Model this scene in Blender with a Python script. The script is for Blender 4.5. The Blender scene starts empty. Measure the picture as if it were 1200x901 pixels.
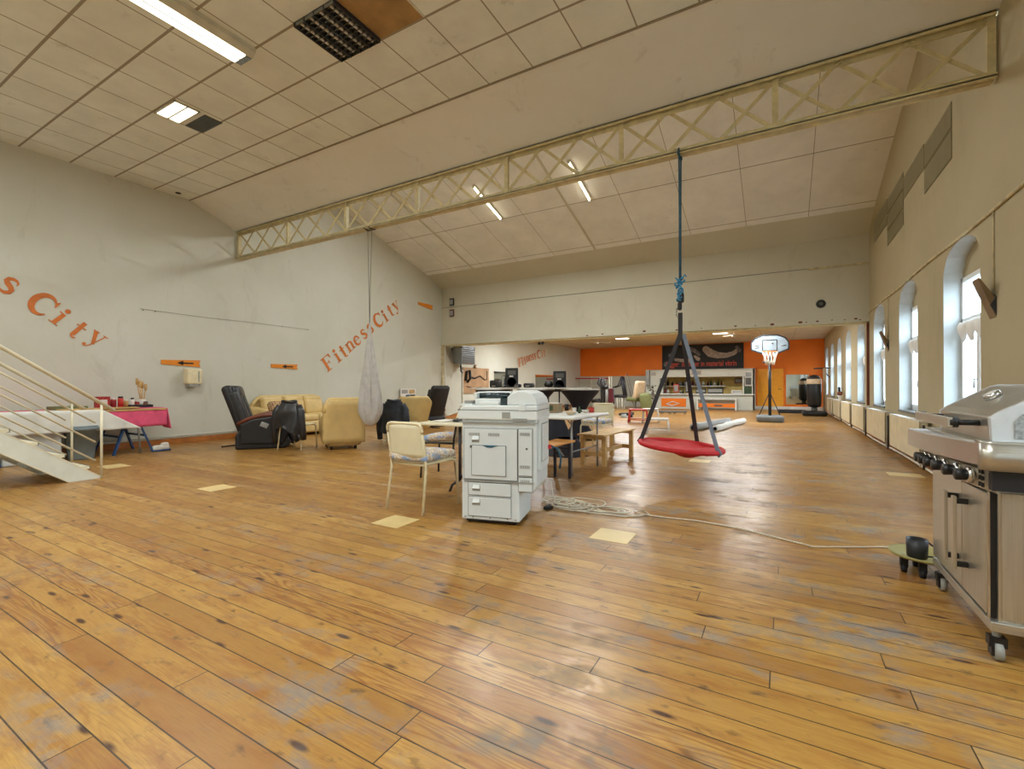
import bpy, bmesh, math, random
from mathutils import Vector, Matrix, Euler
from math import sin, cos, pi, radians as R
random.seed(7)
scn = bpy.context.scene
C = scn.collection

# ------------------------------------------------------------------ camera model (eye height 1.15 m)
EYE = Vector((0, 0, 1.15)); FPX = 545.4; YAW = .5235; PIT = .0030; ROL = -.0012
_f = Vector((-sin(YAW)*cos(PIT), cos(YAW)*cos(PIT), sin(PIT)))
_r = Vector((cos(YAW), sin(YAW), 0)); _u = _r.cross(_f)
_r2 = _r*cos(ROL)+_u*sin(ROL); _u2 = -_r*sin(ROL)+_u*cos(ROL)
def ray(x, y): return _f+_r2*((x-600)/FPX)-_u2*((y-450.5)/FPX)
def pz(x, y, z=0.0):
    d = ray(x, y); return EYE+d*((z-EYE.z)/d.z)
def pX(x, y, X):
    d = ray(x, y); return EYE+d*(X/d.x)
def pY(x, y, Y):
    d = ray(x, y); return EYE+d*(Y/d.y)

# ------------------------------------------------------------------ materials
def lin(c):
    o = []
    for v in c[:3]:
        v /= 255.0
        o.append(v/12.92 if v <= .04045 else ((v+.055)/1.055)**2.4)
    return (*o, 1.0)
class NT:
    def __init__(s, name):
        s.m = bpy.data.materials.new(name); s.m.use_nodes = True
        s.t = s.m.node_tree; s.t.nodes.clear()
        s.out = s.n('ShaderNodeOutputMaterial')
    def n(s, ty, **k):
        nd = s.t.nodes.new(ty)
        for a, b in k.items(): setattr(nd, a, b)
        return nd
    def l(s, a, b): s.t.links.new(a, b)
    def val(s, sock, v):
        if isinstance(v, bpy.types.NodeSocket): s.l(v, sock)
        elif v is not None: sock.default_value = v
    def math(s, op, a, b=None, c=None, clamp=False):
        nd = s.n('ShaderNodeMath', operation=op); nd.use_clamp = clamp
        s.val(nd.inputs[0], a)
        if b is not None: s.val(nd.inputs[1], b)
        if c is not None: s.val(nd.inputs[2], c)
        return nd.outputs[0]
    def pos(s, kind='Object'):
        if kind == 'World': return s.n('ShaderNodeNewGeometry').outputs['Position']
        return s.n('ShaderNodeTexCoord').outputs[kind]
    def mapping(s, v, sc=(1,1,1), lo=(0,0,0)):
        m = s.n('ShaderNodeMapping'); s.l(v, m.inputs[0]); m.inputs['Scale'].default_value = sc; m.inputs['Location'].default_value = lo
        return m.outputs[0]
    def noise(s, v, scale, detail=4, rough=.55, dist=0, w=None):
        nd = s.n('ShaderNodeTexNoise'); s.l(v, nd.inputs['Vector']); nd.inputs['Scale'].default_value = scale
        nd.inputs['Detail'].default_value = detail; nd.inputs['Roughness'].default_value = rough; nd.inputs['Distortion'].default_value = dist
        return nd.outputs['Fac']
    def ramp(s, f, stops, interp='LINEAR'):
        nd = s.n('ShaderNodeValToRGB'); s.l(f, nd.inputs[0]); cr = nd.color_ramp; cr.interpolation = interp
        while len(cr.elements) < len(stops): cr.elements.new(.5)
        for e, (p, c) in zip(cr.elements, stops):
            e.position = p; e.color = c if len(c) == 4 and max(c) <= 1 else lin(c)
        return nd.outputs[0]
    def mix(s, f, a, b, mode='MIX'):
        nd = s.n('ShaderNodeMix', data_type='RGBA', blend_type=mode)
        s.val(nd.inputs[0], f); s.val(nd.inputs[6], a); s.val(nd.inputs[7], b); return nd.outputs[2]
    def bsdf(s, color, rough=.6, metal=0, bump=None, bstr=.3, bdist=.01, coat=0, emis=None, estr=0, spec=.5):
        b = s.n('ShaderNodeBsdfPrincipled'); s.val(b.inputs['Base Color'], color); s.val(b.inputs['Roughness'], rough)
        s.val(b.inputs['Metallic'], metal); b.inputs['Coat Weight'].default_value = coat; b.inputs['Specular IOR Level'].default_value = spec
        if emis: b.inputs['Emission Color'].default_value = emis; b.inputs['Emission Strength'].default_value = estr
        if bump is not None:
            bn = s.n('ShaderNodeBump'); bn.inputs['Strength'].default_value = bstr; bn.inputs['Distance'].default_value = bdist
            s.l(bump, bn.inputs['Height']); s.l(bn.outputs[0], b.inputs['Normal'])
        s.l(b.outputs[0], s.out.inputs[0]); return b
def mat(name, col, rough=.6, metal=0, var=.08, scale=6, bump=0, coat=0, spec=.5):
    t = NT(name); c = lin(col); p = t.pos()
    n = t.noise(p, scale, 4)
    d = tuple(max(0, v*(1-var*2)) for v in c[:3])+(1,); h = tuple(min(1, v*(1+var)) for v in c[:3])+(1,)
    colr = t.ramp(n, [(.3, d), (.7, h)])
    bmp = t.noise(p, scale*8, 3) if bump else None
    t.bsdf(colr, rough, metal, bmp, bump, .01, coat, spec=spec); return t.m
def emat(name, col, s):
    t = NT(name); e = t.n('ShaderNodeEmission'); e.inputs[0].default_value = lin(col); e.inputs[1].default_value = s
    t.l(e.outputs[0], t.out.inputs[0]); return t.m

M = {}
# --- pine plank floor: boards run along X, 12.55 cm wide
def floor_mat():
    t = NT('pine_planks'); P = t.pos('World'); sp = t.n('ShaderNodeSeparateXYZ'); t.l(P, sp.inputs[0]); x, y = sp.outputs[0], sp.outputs[1]
    yy = t.math('DIVIDE', t.math('SUBTRACT', y, .0130), .12555)
    row = t.math('FLOOR', yy); fy = t.math('FRACT', yy)
    wn = t.n('ShaderNodeTexWhiteNoise', noise_dimensions='1D'); t.l(row, wn.inputs['W'])
    xs = t.math('ADD', t.math('DIVIDE', x, 1.9), t.math('MULTIPLY', wn.outputs['Value'], 7.0))
    col = t.math('FLOOR', xs); fx = t.math('FRACT', xs)
    cb = t.n('ShaderNodeCombineXYZ'); t.l(row, cb.inputs[0]); t.l(col, cb.inputs[1])
    w2 = t.n('ShaderNodeTexWhiteNoise', noise_dimensions='2D'); t.l(cb.outputs[0], w2.inputs['Vector'])
    rnd = w2.outputs['Value']; rc = t.n('ShaderNodeSeparateColor'); t.l(w2.outputs['Color'], rc.inputs[0])
    # grain coordinates, shifted per board
    gx = t.math('ADD', t.math('MULTIPLY', x, 1.0), t.math('MULTIPLY', rc.outputs[0], 37.0))
    gy = t.math('ADD', t.math('MULTIPLY', fy, .1255), t.math('MULTIPLY', rc.outputs[1], 19.0))
    g = t.n('ShaderNodeCombineXYZ'); t.l(gx, g.inputs[0]); t.l(gy, g.inputs[1])
    ng = t.noise(t.mapping(g.outputs[0], (.55, 7, 1)), 1.5, 2, .45)
    # cathedral rings: bands of a stretched noise field
    rings = t.math('SINE', t.math('MULTIPLY', ng, 80.0))
    ringm = t.math('MULTIPLY', t.math('POWER', t.math('MULTIPLY_ADD', rings, .5, .5), 2.5), t.math('MULTIPLY', t.math('POWER', rc.outputs[2], 1.8), 1.0))
    fine = t.noise(t.mapping(g.outputs[0], (4, 160, 1)), 2.0, 4, .6)
    base = t.ramp(rnd, [(0, (154, 112, 50)), (.2, (178, 136, 66)), (.45, (165, 123, 57)), (.7, (187, 146, 74)), (.9, (169, 126, 60)), (1, (152, 108, 50))])
    c1 = t.mix(t.math('MULTIPLY', ringm, .8), base, lin((128, 76, 34)))
    c2 = t.mix(t.math('MULTIPLY', t.math('SUBTRACT', fine, .42, clamp=True), 1.8, clamp=True), c1, lin((124, 80, 38)))
    blot = t.noise(t.mapping(g.outputs[0], (1.2, 5, 1)), 2.4, 5, .7)
    c2 = t.mix(t.math('MULTIPLY', t.math('SUBTRACT', blot, .47, clamp=True), 3.6, clamp=True), c2, lin((140, 86, 34)))
    spk = t.noise(t.mapping(P, (9, 16, 1)), 1.0, 3, .6); c2 = t.mix(t.math('MULTIPLY', t.math('SUBTRACT', spk, .60, clamp=True), 6, clamp=True), c2, lin((100, 72, 44)))
    # knots
    vo = t.n('ShaderNodeTexVoronoi', feature='F1'); t.l(t.mapping(g.outputs[0], (3.4, 12.0, 1)), vo.inputs['Vector']); vo.inputs['Scale'].default_value = 1.0
    vcol = t.n('ShaderNodeSeparateColor'); t.l(vo.outputs['Color'], vcol.inputs[0])
    kn = t.math('MULTIPLY', t.math('SUBTRACT', 1.0, t.math('DIVIDE', vo.outputs['Distance'], .2), clamp=True), t.math('GREATER_THAN', vcol.outputs[0], .5))
    kn = t.math('MULTIPLY', kn, 1.9, clamp=True)
    c3 = t.mix(kn, c2, lin((72, 42, 24)))
    # grey-blue wear patches and dull worn areas
    wp = t.noise(t.mapping(P, (.9, 2.4, 1)), 1.25, 5, .65, .6)
    wear = t.math('MULTIPLY', t.math('SUBTRACT', wp, .50, clamp=True), 8.0, clamp=True)
    w3 = t.noise(P, 7.5, 4, .7); wearm = t.math('MULTIPLY', wear, t.math('MULTIPLY', t.math('SUBTRACT', w3, .40, clamp=True), 5.0, clamp=True))
    # more wear towards the window side of the hall
    side = t.math('MULTIPLY_ADD', x, .10, .80, clamp=True)
    c4 = t.mix(t.math('MULTIPLY', wearm, t.math('MULTIPLY', side, .95)), c3, lin((116, 118, 116)))
    # the lengthwise joints
    e = t.math('MINIMUM', fy, t.math('SUBTRACT', 1.0, fy)); gap = t.math('LESS_THAN', e, .02)
    ex = t.math('MINIMUM', fx, t.math('SUBTRACT', 1.0, fx)); gapx = t.math('LESS_THAN', ex, .0013)
    gp = t.math('MAXIMUM', gap, gapx)
    c5 = t.mix(t.math('MULTIPLY', gp, .9), c4, lin((44, 34, 24)))
    rgh = t.math('ADD', t.math('MULTIPLY_ADD', wearm, .25, .23), t.math('MULTIPLY', w3, .22))
    bh = t.math('SUBTRACT', t.math('MULTIPLY', fine, .25), gp)
    t.bsdf(c5, rgh, 0, bh, .25, .003); return t.m
M['floor'] = floor_mat()

def plaster(name, col, col2, stain=.25):
    t = NT(name); P = t.pos('World')
    a = t.noise(P, .7, 5, .6); b = t.noise(P, 9, 5, .7); sc = t.noise(t.mapping(P, (1, 1, .35)), 2.2, 6, .7, .8)
    c = t.ramp(a, [(.3, col2), (.7, col)])
    c = t.mix(t.math('MULTIPLY', t.math('SUBTRACT', sc, .58, clamp=True), stain*5, clamp=True), c, lin((128, 116, 92)))
    bm = t.math('ADD', b, t.math('MULTIPLY', a, 2.0))
    t.bsdf(c, .85, 0, bm, .25, .012, spec=.25); return t.m
M['wall'] = plaster('painted_plaster', (206, 206, 194), (196, 196, 180))
M['wall_cream'] = plaster('cream_plaster', (184, 173, 142), (174, 162, 130), .3)
M['lintel'] = plaster('lintel_paint', (204, 200, 180), (195, 190, 168), .2)
M['white_paint'] = mat('white_paint', (232, 232, 226), .6, bump=.05)

def tile_mat(name, x0, y0, tx, ty, c, lc, lw=.018, rot=False):
    t = NT(name); P = t.pos('World'); sp = t.n('ShaderNodeSeparateXYZ'); t.l(P, sp.inputs[0])
    u = t.math('DIVIDE', t.math('SUBTRACT', sp.outputs[0], x0), tx); v = t.math('DIVIDE', t.math('SUBTRACT', sp.outputs[1], y0), ty)
    fu, fv = t.math('FRACT', u), t.math('FRACT', v)
    eu = t.math('MULTIPLY', t.math('MINIMUM', fu, t.math('SUBTRACT', 1.0, fu)), tx); ev = t.math('MULTIPLY', t.math('MINIMUM', fv, t.math('SUBTRACT', 1.0, fv)), ty)
    ln = t.math('MAXIMUM', t.math('LESS_THAN', eu, lw*.45), t.math('LESS_THAN', ev, lw*.8))
    cb = t.n('ShaderNodeCombineXYZ'); t.l(t.math('FLOOR', u), cb.inputs[0]); t.l(t.math('FLOOR', v), cb.inputs[1])
    w = t.n('ShaderNodeTexWhiteNoise', noise_dimensions='2D'); t.l(cb.outputs[0], w.inputs['Vector'])
    nz = t.noise(P, 1.6, 5, .65); base = t.ramp(nz, [(.3, tuple(k*.93 for k in c)), (.7, c)])
    base = t.mix(t.math('MULTIPLY', w.outputs['Value'], .14), base, lin((190, 178, 150)))
    st = t.noise(P, 3.1, 5, .75); base = t.mix(t.math('MULTIPLY', t.math('SUBTRACT', st, .62, clamp=True), 2.2, clamp=True), base, lin((130, 112, 84)))
    cc = t.mix(t.math('MULTIPLY', ln, .75), base, lin(lc))
    fn = t.noise(P, 60, 3); t.bsdf(cc, .9, 0, t.math('SUBTRACT', t.math('MULTIPLY', fn, .3), ln), .3, .004, spec=.2); return t.m
M['tiles'] = tile_mat('mineral_ceiling_tiles', -6.925, 1.862, .6235, .6187, (234, 238, 228), (120, 98, 62))
M['roofpanel'] = tile_mat('roof_panels', -.70, 10.45, 1.25, 1.75, (242, 242, 236), (110, 92, 66), .012)
M['farceil'] = tile_mat('far_ceiling_tiles', -.7, 13.4, 1.2, 1.2, (214, 200, 172), (140, 120, 90), .016)
M['strip'] = plaster('ceiling_board', (230, 228, 218), (220, 218, 206), .4)

M['truss'] = mat('cream_steel', (205, 192, 146), .55, var=.12, scale=9)
M['cream_metal'] = mat('cream_enamel', (226, 214, 176), .4)
M['stair'] = mat('stair_enamel', (226, 220, 192), .4, scale=3)
M['stair_light'] = mat('stair_grey_white', (222, 226, 214), .35, scale=3)
M['base_wood'] = mat('orange_skirting_wood', (176, 108, 44), .5, var=.15, scale=5)
M['radiator'] = mat('radiator_enamel', (222, 208, 170), .35)
M['pvc'] = mat('white_window_frame', (238, 242, 244), .3, var=.02)
M['reveal'] = mat('white_reveal', (206, 214, 216), .7, var=.04)
M['curtain'] = mat('white_net_curtain', (240, 240, 236), .9, var=.04)
M['sill'] = mat('dark_stone_sill', (96, 96, 92), .4)
M['copier'] = mat('copier_grey_plastic', (208, 214, 212), .45, var=.03, scale=3)
M['copier2'] = mat('copier_pale_plastic', (218, 224, 222), .4, var=.03, scale=3)
M['seam'] = mat('dark_seam', (92, 92, 86), .7)
M['slot'] = mat('grey_slot', (150, 150, 142), .6)
M['darkglass'] = mat('dark_blue_glass', (34, 52, 58), .1, coat=.5)
M['black'] = mat('black_plastic', (24, 24, 26), .45)
M['rubber'] = mat('black_rubber', (16, 16, 17), .7)
M['leather'] = mat('black_leather', (42, 42, 43), .33, var=.2, scale=12, bump=.2)
M['bluecloth'] = mat('dark_blue_denim', (44, 50, 58), .8, var=.25, scale=14, bump=.3)
M['creamleather'] = mat('cream_leather', (212, 184, 122), .4, var=.06, scale=5, bump=.08)
M['armwood'] = mat('reddish_arm_wood', (112, 58, 38), .35)
M['greysilver'] = mat('silver_grey_plastic', (150, 150, 146), .4)
M['pink'] = mat('pink_cloth', (224, 88, 124), .85, var=.08, scale=8)
M['whitecloth'] = mat('white_cloth', (222, 222, 214), .85, var=.04)
M['greycloth'] = mat('silver_grey_cloth', (186, 184, 180), .6, var=.08, scale=10)
M['bluemetal'] = mat('blue_trestle', (38, 74, 122), .45)
M['chrome'] = mat('chrome', (205, 205, 205), .2, 1, var=.04)
M['binblue'] = mat('blue_grey_bin', (120, 134, 138), .55)
M['woodyellow'] = mat('pale_wood_board', (196, 160, 100), .5, var=.12)
M['pine'] = mat('pine_bench_wood', (208, 168, 104), .5, var=.14, scale=7)
M['orangepine'] = mat('orange_varnished_wood', (214, 148, 70), .35, var=.1, scale=7)
M['tabletop'] = mat('pale_table_top', (222, 214, 182), .35, var=.03)
M['tablewhite'] = mat('white_table_top', (226, 228, 222), .3, var=.02)
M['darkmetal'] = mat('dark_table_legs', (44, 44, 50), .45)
M['stretch'] = mat('black_stretch_cloth', (30, 30, 42), .75, var=.15)
M['red'] = mat('red_swing_cloth', (196, 28, 34), .7, var=.1, scale=9, bump=.2)
M['rope'] = mat('teal_blue_rope', (44, 88, 108), .7, var=.2, scale=20)
M['knot'] = mat('bright_blue_rope', (64, 146, 190), .7, var=.2, scale=30)
M['strap'] = mat('dark_webbing_strap', (46, 44, 46), .7)
M['strapgrey'] = mat('grey_webbing_strap', (120, 130, 144), .7)
M['orange'] = mat('orange_wall_paint', (240, 122, 6), .6, var=.05, scale=1.2)
M['orange2'] = mat('orange_door_paint', (240, 160, 20), .5, var=.04)
M['textorange'] = mat('orange_lettering', (204, 114, 46), .6, var=.12, scale=6)
M['signorange'] = mat('orange_sign_board', (220, 132, 22), .5, var=.04)
M['ink'] = mat('black_ink', (26, 24, 20), .6)
M['cable'] = mat('off_white_cable', (214, 206, 184), .5)
M['patch'] = mat('cream_vinyl_tile', (216, 190, 130), .4, var=.06, scale=4)
M['plywood'] = mat('brown_ceiling_panel', (164, 128, 76), .6, var=.12)
M['lampbody'] = mat('lamp_housing', (206, 202, 182), .5)
M['alu'] = mat('louvre_aluminium', (150, 156, 160), .25, .9, var=.1, scale=30)
M['smoke'] = mat('bronze_lamp_glass', (120, 98, 66), .35)
M['mirrortile'] = mat('olive_wall_tile', (124, 118, 86), .35, var=.06)
M['grout'] = mat('olive_tile_joint', (112, 102, 66), .7)
M['mirror'] = mat('mirror_glass', (205, 210, 205), .03, 1, var=.01)
M['bag'] = mat('punch_bag_vinyl', (20, 20, 22), .4)
M['beige'] = mat('beige_vinyl', (206, 180, 146), .5)
M['darkred'] = mat('dark_red_cloth', (92, 26, 38), .8)
M['redmetal'] = mat('red_metal', (186, 52, 40), .4)
M['green'] = mat('olive_green_cloth', (112, 116, 70), .8)
M['leaf'] = mat('dark_green_leaf', (52, 74, 40), .6, var=.3)
M['cardred'] = mat('red_printed_card', (168, 44, 40), .6, var=.4, scale=40)
M['cardwhite'] = mat('white_card', (220, 216, 206), .6)
M['jar'] = mat('jar_glass', (140, 120, 90), .15)
M['backboard'] = mat('backboard_plastic', (128, 138, 144), .35)
M['net'] = mat('white_net', (226, 220, 206), .8)
M['greybase'] = mat('grey_water_base', (104, 106, 106), .6)
M['kick'] = mat('pale_kick_board', (214, 210, 200), .6)
M['emlamp'] = emat('fluorescent_glow', (255, 250, 226), 5.0)
M['tube'] = emat('fluorescent_tube_glow', (255, 246, 214), 9.0)
M['hatch'] = mat('yellow_lit_backwall', (222, 190, 110), .7)
M['brick'] = mat('pink_brick_facade', (196, 150, 136), .9, var=.1, scale=3)
M['facade'] = mat('pale_render', (214, 206, 196), .9)
M['tan'] = mat('tan_art_board', (172, 138, 102), .7, var=.12, scale=3)
M['olive'] = mat('olive_plastic_tray', (158, 148, 88), .5)
M['wirecol'] = mat('wall_wire_grey', (150, 142, 124), .7)
M['basebelow'] = mat('conduit_grey', (196, 190, 168), .6)
M['dirtypipe'] = mat('stained_conduit', (202, 188, 146), .6, var=.2, scale=8)

def steel(name, axis_scale, col=(200, 196, 184), rough=.28):
    t = NT(name); P = t.pos(); n = t.noise(t.mapping(P, axis_scale), 3, 4, .6); n2 = t.noise(P, 2.2, 4, .6)
    c = t.ramp(n, [(.3, tuple(k*.9 for k in col)), (.7, col)])
    r = t.math('MULTIPLY_ADD', n2, .25, rough-.08); t.bsdf(c, r, .8, n, .05, .002); return t.m
M['steel'] = steel('brushed_steel', (1, 60, 60) )
M['steelv'] = steel('brushed_steel_upright', (60, 60, 1), (204, 198, 182))
M['cast'] = mat('pale_cast_aluminium', (206, 210, 212), .45, .3, var=.05)
M['speckle'] = mat('grey_speckled_panel', (160, 164, 162), .6, .2, var=.25, scale=60)

def glass_mat():
    t = NT('window_glass'); tr = t.n('ShaderNodeBsdfTransparent'); gl = t.n('ShaderNodeBsdfGlossy'); gl.inputs['Roughness'].default_value = .02
    tr.inputs[0].default_value = (.96, .98, .98, 1)
    mx = t.n('ShaderNodeMixShader'); mx.inputs[0].default_value = .06; t.l(tr.outputs[0], mx.inputs[1]); t.l(gl.outputs[0], mx.inputs[2]); t.l(mx.outputs[0], t.out.inputs[0]); return t.m
M['glass'] = glass_mat()
def floral():
    t = NT('floral_cushion'); P = t.pos(); a = t.noise(P, 22, 3, .6, 1.5); b = t.noise(P, 9, 3, .6, .5)
    c = t.ramp(a, [(.0, (216, 210, 190)), (.46, (220, 214, 196)), (.52, (150, 108, 84)), (.58, (206, 190, 150)), (.66, (226, 222, 208))])
    m = t.math('MULTIPLY', t.math('SUBTRACT', b, .5, clamp=True), 9, clamp=True)
    c = t.mix(m, c, lin((136, 164, 204))); t.bsdf(c, .85); return t.m
M['floral'] = floral()
def leopard():
    t = NT('patterned_cushion'); P = t.pos(); v = t.n('ShaderNodeTexVoronoi'); v.inputs['Scale'].default_value = 26; t.l(P, v.inputs['Vector'])
    c = t.ramp(v.outputs['Distance'], [(.0, (60, 26, 26)), (.35, (110, 50, 40)), (.5, (200, 170, 120)), (1, (70, 40, 34))]); t.bsdf(c, .85); return t.m
M['pattern'] = leopard()

# ------------------------------------------------------------------ mesh builder
def frame(d):
    d = Vector(d).normalized(); a = Vector((0, 0, 1)) if abs(d.z) < .95 else Vector((1, 0, 0))
    u = d.cross(a).normalized(); return u, d.cross(u).normalized()
class MB:
    def __init__(s): s.v = []; s.f = []; s.mi = []; s.sm = []; s.mats = []
    def mid(s, m):
        if m is None: m = '_'
        if m not in s.mats: s.mats.append(m)
        return s.mats.index(m)
    def add(s, vs, fs, m=None, sm=False):
        o = len(s.v); s.v += [Vector(q) for q in vs]; k = s.mid(m)
        for f in fs: s.f.append(tuple(i+o for i in f)); s.mi.append(k); s.sm.append(sm)
        return s
    def box(s, x0, x1, y0, y1, z0, z1, m=None):
        vs = [(x, y, z) for z in (z0, z1) for y in (y0, y1) for x in (x0, x1)]
        return s.add(vs, [(0, 2, 3, 1), (4, 5, 7, 6), (0, 1, 5, 4), (2, 6, 7, 3), (0, 4, 6, 2), (1, 3, 7, 5)], m)
    def obox(s, c, size, rot=(0, 0, 0), m=None):
        Mx = Euler(rot).to_matrix(); c = Vector(c); hx, hy, hz = (k/2 for k in size)
        vs = [c+Mx@Vector((x, y, z)) for z in (-hz, hz) for y in (-hy, hy) for x in (-hx, hx)]
        return s.add(vs, [(0, 2, 3, 1), (4, 5, 7, 6), (0, 1, 5, 4), (2, 6, 7, 3), (0, 4, 6, 2), (1, 3, 7, 5)], m)
    def bar(s, p, q, w, h, m=None, up=(0, 0, 1)):
        p, q = Vector(p), Vector(q); d = (q-p).normalized(); up = Vector(up)
        if abs(d.dot(up)) > .98: up = Vector((0, 1, 0))
        a = d.cross(up).normalized()*w/2; b = a.cross(d).normalized()*h/2
        vs = [e+i*a+j*b for e in (p, q) for j in (-1, 1) for i in (-1, 1)]
        return s.add(vs, [(0, 1, 3, 2), (4, 6, 7, 5), (0, 4, 5, 1), (2, 3, 7, 6), (0, 2, 6, 4), (1, 5, 7, 3)], m)
    def tube(s, pts, r, n=8, m=None, closed=False):
        pts = [Vector(p) for p in pts]; N = len(pts); rr = r if isinstance(r, (list, tuple)) else [r]*N
        vs = []; u = None
        for i, p in enumerate(pts):
            if closed: d = pts[(i+1) % N]-pts[i-1]
            else: d = pts[min(i+1, N-1)]-pts[max(i-1, 0)]
            if d.length < 1e-9: d = Vector((0, 0, 1))
            d.normalize()
            if u is None: u, w = frame(d)
            else:
                u = (u-d*u.dot(d));
                if u.length < 1e-6: u, w = frame(d)
                u.normalize(); w = d.cross(u)
            w = d.cross(u)
            for k in range(n):
                a = 2*pi*k/n; vs.append(p+(u*cos(a)+w*sin(a))*rr[i])
        fs = []
        for i in range(N if closed else N-1):
            j = (i+1) % N
            for k in range(n): fs.append((i*n+k, i*n+(k+1) % n, j*n+(k+1) % n, j*n+k))
        if not closed: fs += [tuple(range(n))[::-1], tuple(range((N-1)*n, N*n))]
        return s.add(vs, fs, m, True)
    def cyl(s, p, q, r, r2=None, n=16, m=None): return s.tube([p, q], [r, r if r2 is None else r2], n, m)
    def lathe(s, prof, c=(0, 0, 0), n=24, m=None, ax='z', sx=1, sy=1):
        vs = []; c = Vector(c)
        for r, z in prof:
            for k in range(n):
                a = 2*pi*k/n; x, y = r*cos(a)*sx, r*sin(a)*sy
                q = (x, y, z) if ax == 'z' else ((z, x, y) if ax == 'x' else (x, z, y)); vs.append(c+Vector(q))
        fs = [(i*n+k, i*n+(k+1) % n, (i+1)*n+(k+1) % n, (i+1)*n+k) for i in range(len(prof)-1) for k in range(n)]
        if prof[0][0] > 1e-4: fs.append(tuple(range(n))[::-1])
        if prof[-1][0] > 1e-4: fs.append(tuple(range((len(prof)-1)*n, len(prof)*n)))
        return s.add(vs, fs, m, True)
    def prism(s, poly, a, b, ax='x', m=None):
        """poly in the two other axes (in cyclic name order: x->(y,z), y->(x,z), z->(x,y))"""
        def P(p, t): return {'x': (t, p[0], p[1]), 'y': (p[0], t, p[1]), 'z': (p[0], p[1], t)}[ax]
        n = len(poly); vs = [P(p, a) for p in poly]+[P(p, b) for p in poly]
        fs = [tuple(range(n)), tuple(range(n, 2*n))[::-1]]+[(i, i+n, (i+1) % n+n, (i+1) % n) for i in range(n)]
        return s.add(vs, fs, m)
    def soft(s, c, size, r=.05, seg=3, rot=(0, 0, 0), m=None, puff=0):
        bm = bmesh.new(); bmesh.ops.create_cube(bm, size=1)
        for v in bm.verts: v.co = Vector((v.co.x*size[0], v.co.y*size[1], v.co.z*size[2]))
        bmesh.ops.bevel(bm, geom=list(bm.edges), offset=min(r, min(size)*.49), segments=seg, affect='EDGES', profile=.5)
        Mx = Euler(rot).to_matrix(); c = Vector(c)
        if puff:
            bmesh.ops.subdivide_edges(bm, edges=list(bm.edges), cuts=2, use_grid_fill=True)
            for v in bm.verts:
                fx = max(0, 1-(2*v.co.x/size[0])**2); fy = max(0, 1-(2*v.co.y/size[1])**2)
                v.co.z += math.copysign(puff*fx*fy, v.co.z)
        bm.verts.index_update(); vs = [c+Mx@v.co for v in bm.verts]; fs = [tuple(v.index for v in f.verts) for f in bm.faces]
        bm.free(); return s.add(vs, fs, m, True)
    def grid(s, fn, nu, nv, m=None, sm=True, close_u=False):
        vs = [fn(i/nu, j/nv) for j in range(nv+1) for i in range(nu+(0 if close_u else 1))]
        W = nu if close_u else nu+1
        fs = [(j*W+i, j*W+(i+1) % W, (j+1)*W+(i+1) % W, (j+1)*W+i) for j in range(nv) for i in range(nu)]
        return s.add(vs, fs, m, sm)
    def build(s, name, mt='_', parent=None, bevel=0, solid=0, sub=0, props=None):
        me = bpy.data.meshes.new(name); me.from_pydata([tuple(v) for v in s.v], [], s.f)
        for k in s.mats:
            q = mt if k == '_' else k; me.materials.append(M[q] if isinstance(q, str) else q)
        me.polygons.foreach_set('material_index', s.mi); me.polygons.foreach_set('use_smooth', s.sm)
        bm = bmesh.new(); bm.from_mesh(me); bmesh.ops.recalc_face_normals(bm, faces=bm.faces); bm.to_mesh(me); bm.free()
        me.update(); o = bpy.data.objects.new(name, me); C.objects.link(o)
        if parent is not None: o.parent = parent
        if solid: md = o.modifiers.new('s', 'SOLIDIFY'); md.thickness = solid; md.offset = 0
        if sub: md = o.modifiers.new('u', 'SUBSURF'); md.levels = sub; md.render_levels = sub
        if bevel: md = o.modifiers.new('b', 'BEVEL'); md.width = bevel; md.segments = 2; md.limit_method = 'ANGLE'; md.angle_limit = R(40)
        return o
def tag(o, label=None, cat=None, group=None, kind=None):
    if label: o['label'] = label
    if cat: o['category'] = cat
    if group: o['group'] = group
    if kind: o['kind'] = kind
    return o
def thing(name, label, cat, loc=(0, 0, 0), rz=0, group=None):
    o = bpy.data.objects.new(name, None); C.objects.link(o); o.location = loc; o.rotation_euler = (0, 0, rz); o.empty_display_size = .1
    return tag(o, label, cat, group)
def children(o): return [c for c in bpy.data.objects if c.parent == o]
def dup(o, label=None, loc=None, rz=None, parent=None, group=None):
    c = o.copy(); C.objects.link(c)
    if parent is not None: c.parent = parent
    if loc is not None: c.location = loc
    if rz is not None: c.rotation_euler = (0, 0, rz)
    if label: c['label'] = label
    if group: c['group'] = group
    for ch in children(o): dup(ch, parent=c)
    return c
def struct(name, b, m, **k): return tag(b.build(name, m, **k), kind='structure')

# ------------------------------------------------------------------ the setting
XL, XR, YL, YB, ZC = -10.5, 1.74, 13.15, 25.6, 4.97
YN = -4.0
def ZROOF(y): return 4.95+.3*(12.4-y)
struct('floor', MB().box(-10.9, 2.1, YN-.2, 26.0, -.12, 0), 'floor')
struct('ceiling_tiles', MB().box(XL, XR, YN, 4.955, ZC, ZC+.08), 'tiles').name = 'ceiling'
b = MB(); b.prism([(4.955, 4.97), (5.02, 4.955), (5.93, 4.585), (5.93, 4.66), (5.02, 5.05), (4.955, 5.05)], XL, XR, 'x')
struct('ceiling', b, 'strip')
b = MB(); b.box(XL, XR, 4.948, 4.968, 4.957, 4.972); struct('trim_1', b, 'tiles')
b = MB(); b.box(XL, XR, 6.02, 6.08, 4.60, ZROOF(6.1)+.05); struct('wall_bulkhead', b, 'strip')
b = MB(); b.prism([(6.0, ZROOF(6.0)), (12.4, 4.95), (12.4, 5.03), (6.0, ZROOF(6)+.08)], XL, XR, 'x'); struct('ceiling', b, 'roofpanel')
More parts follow.
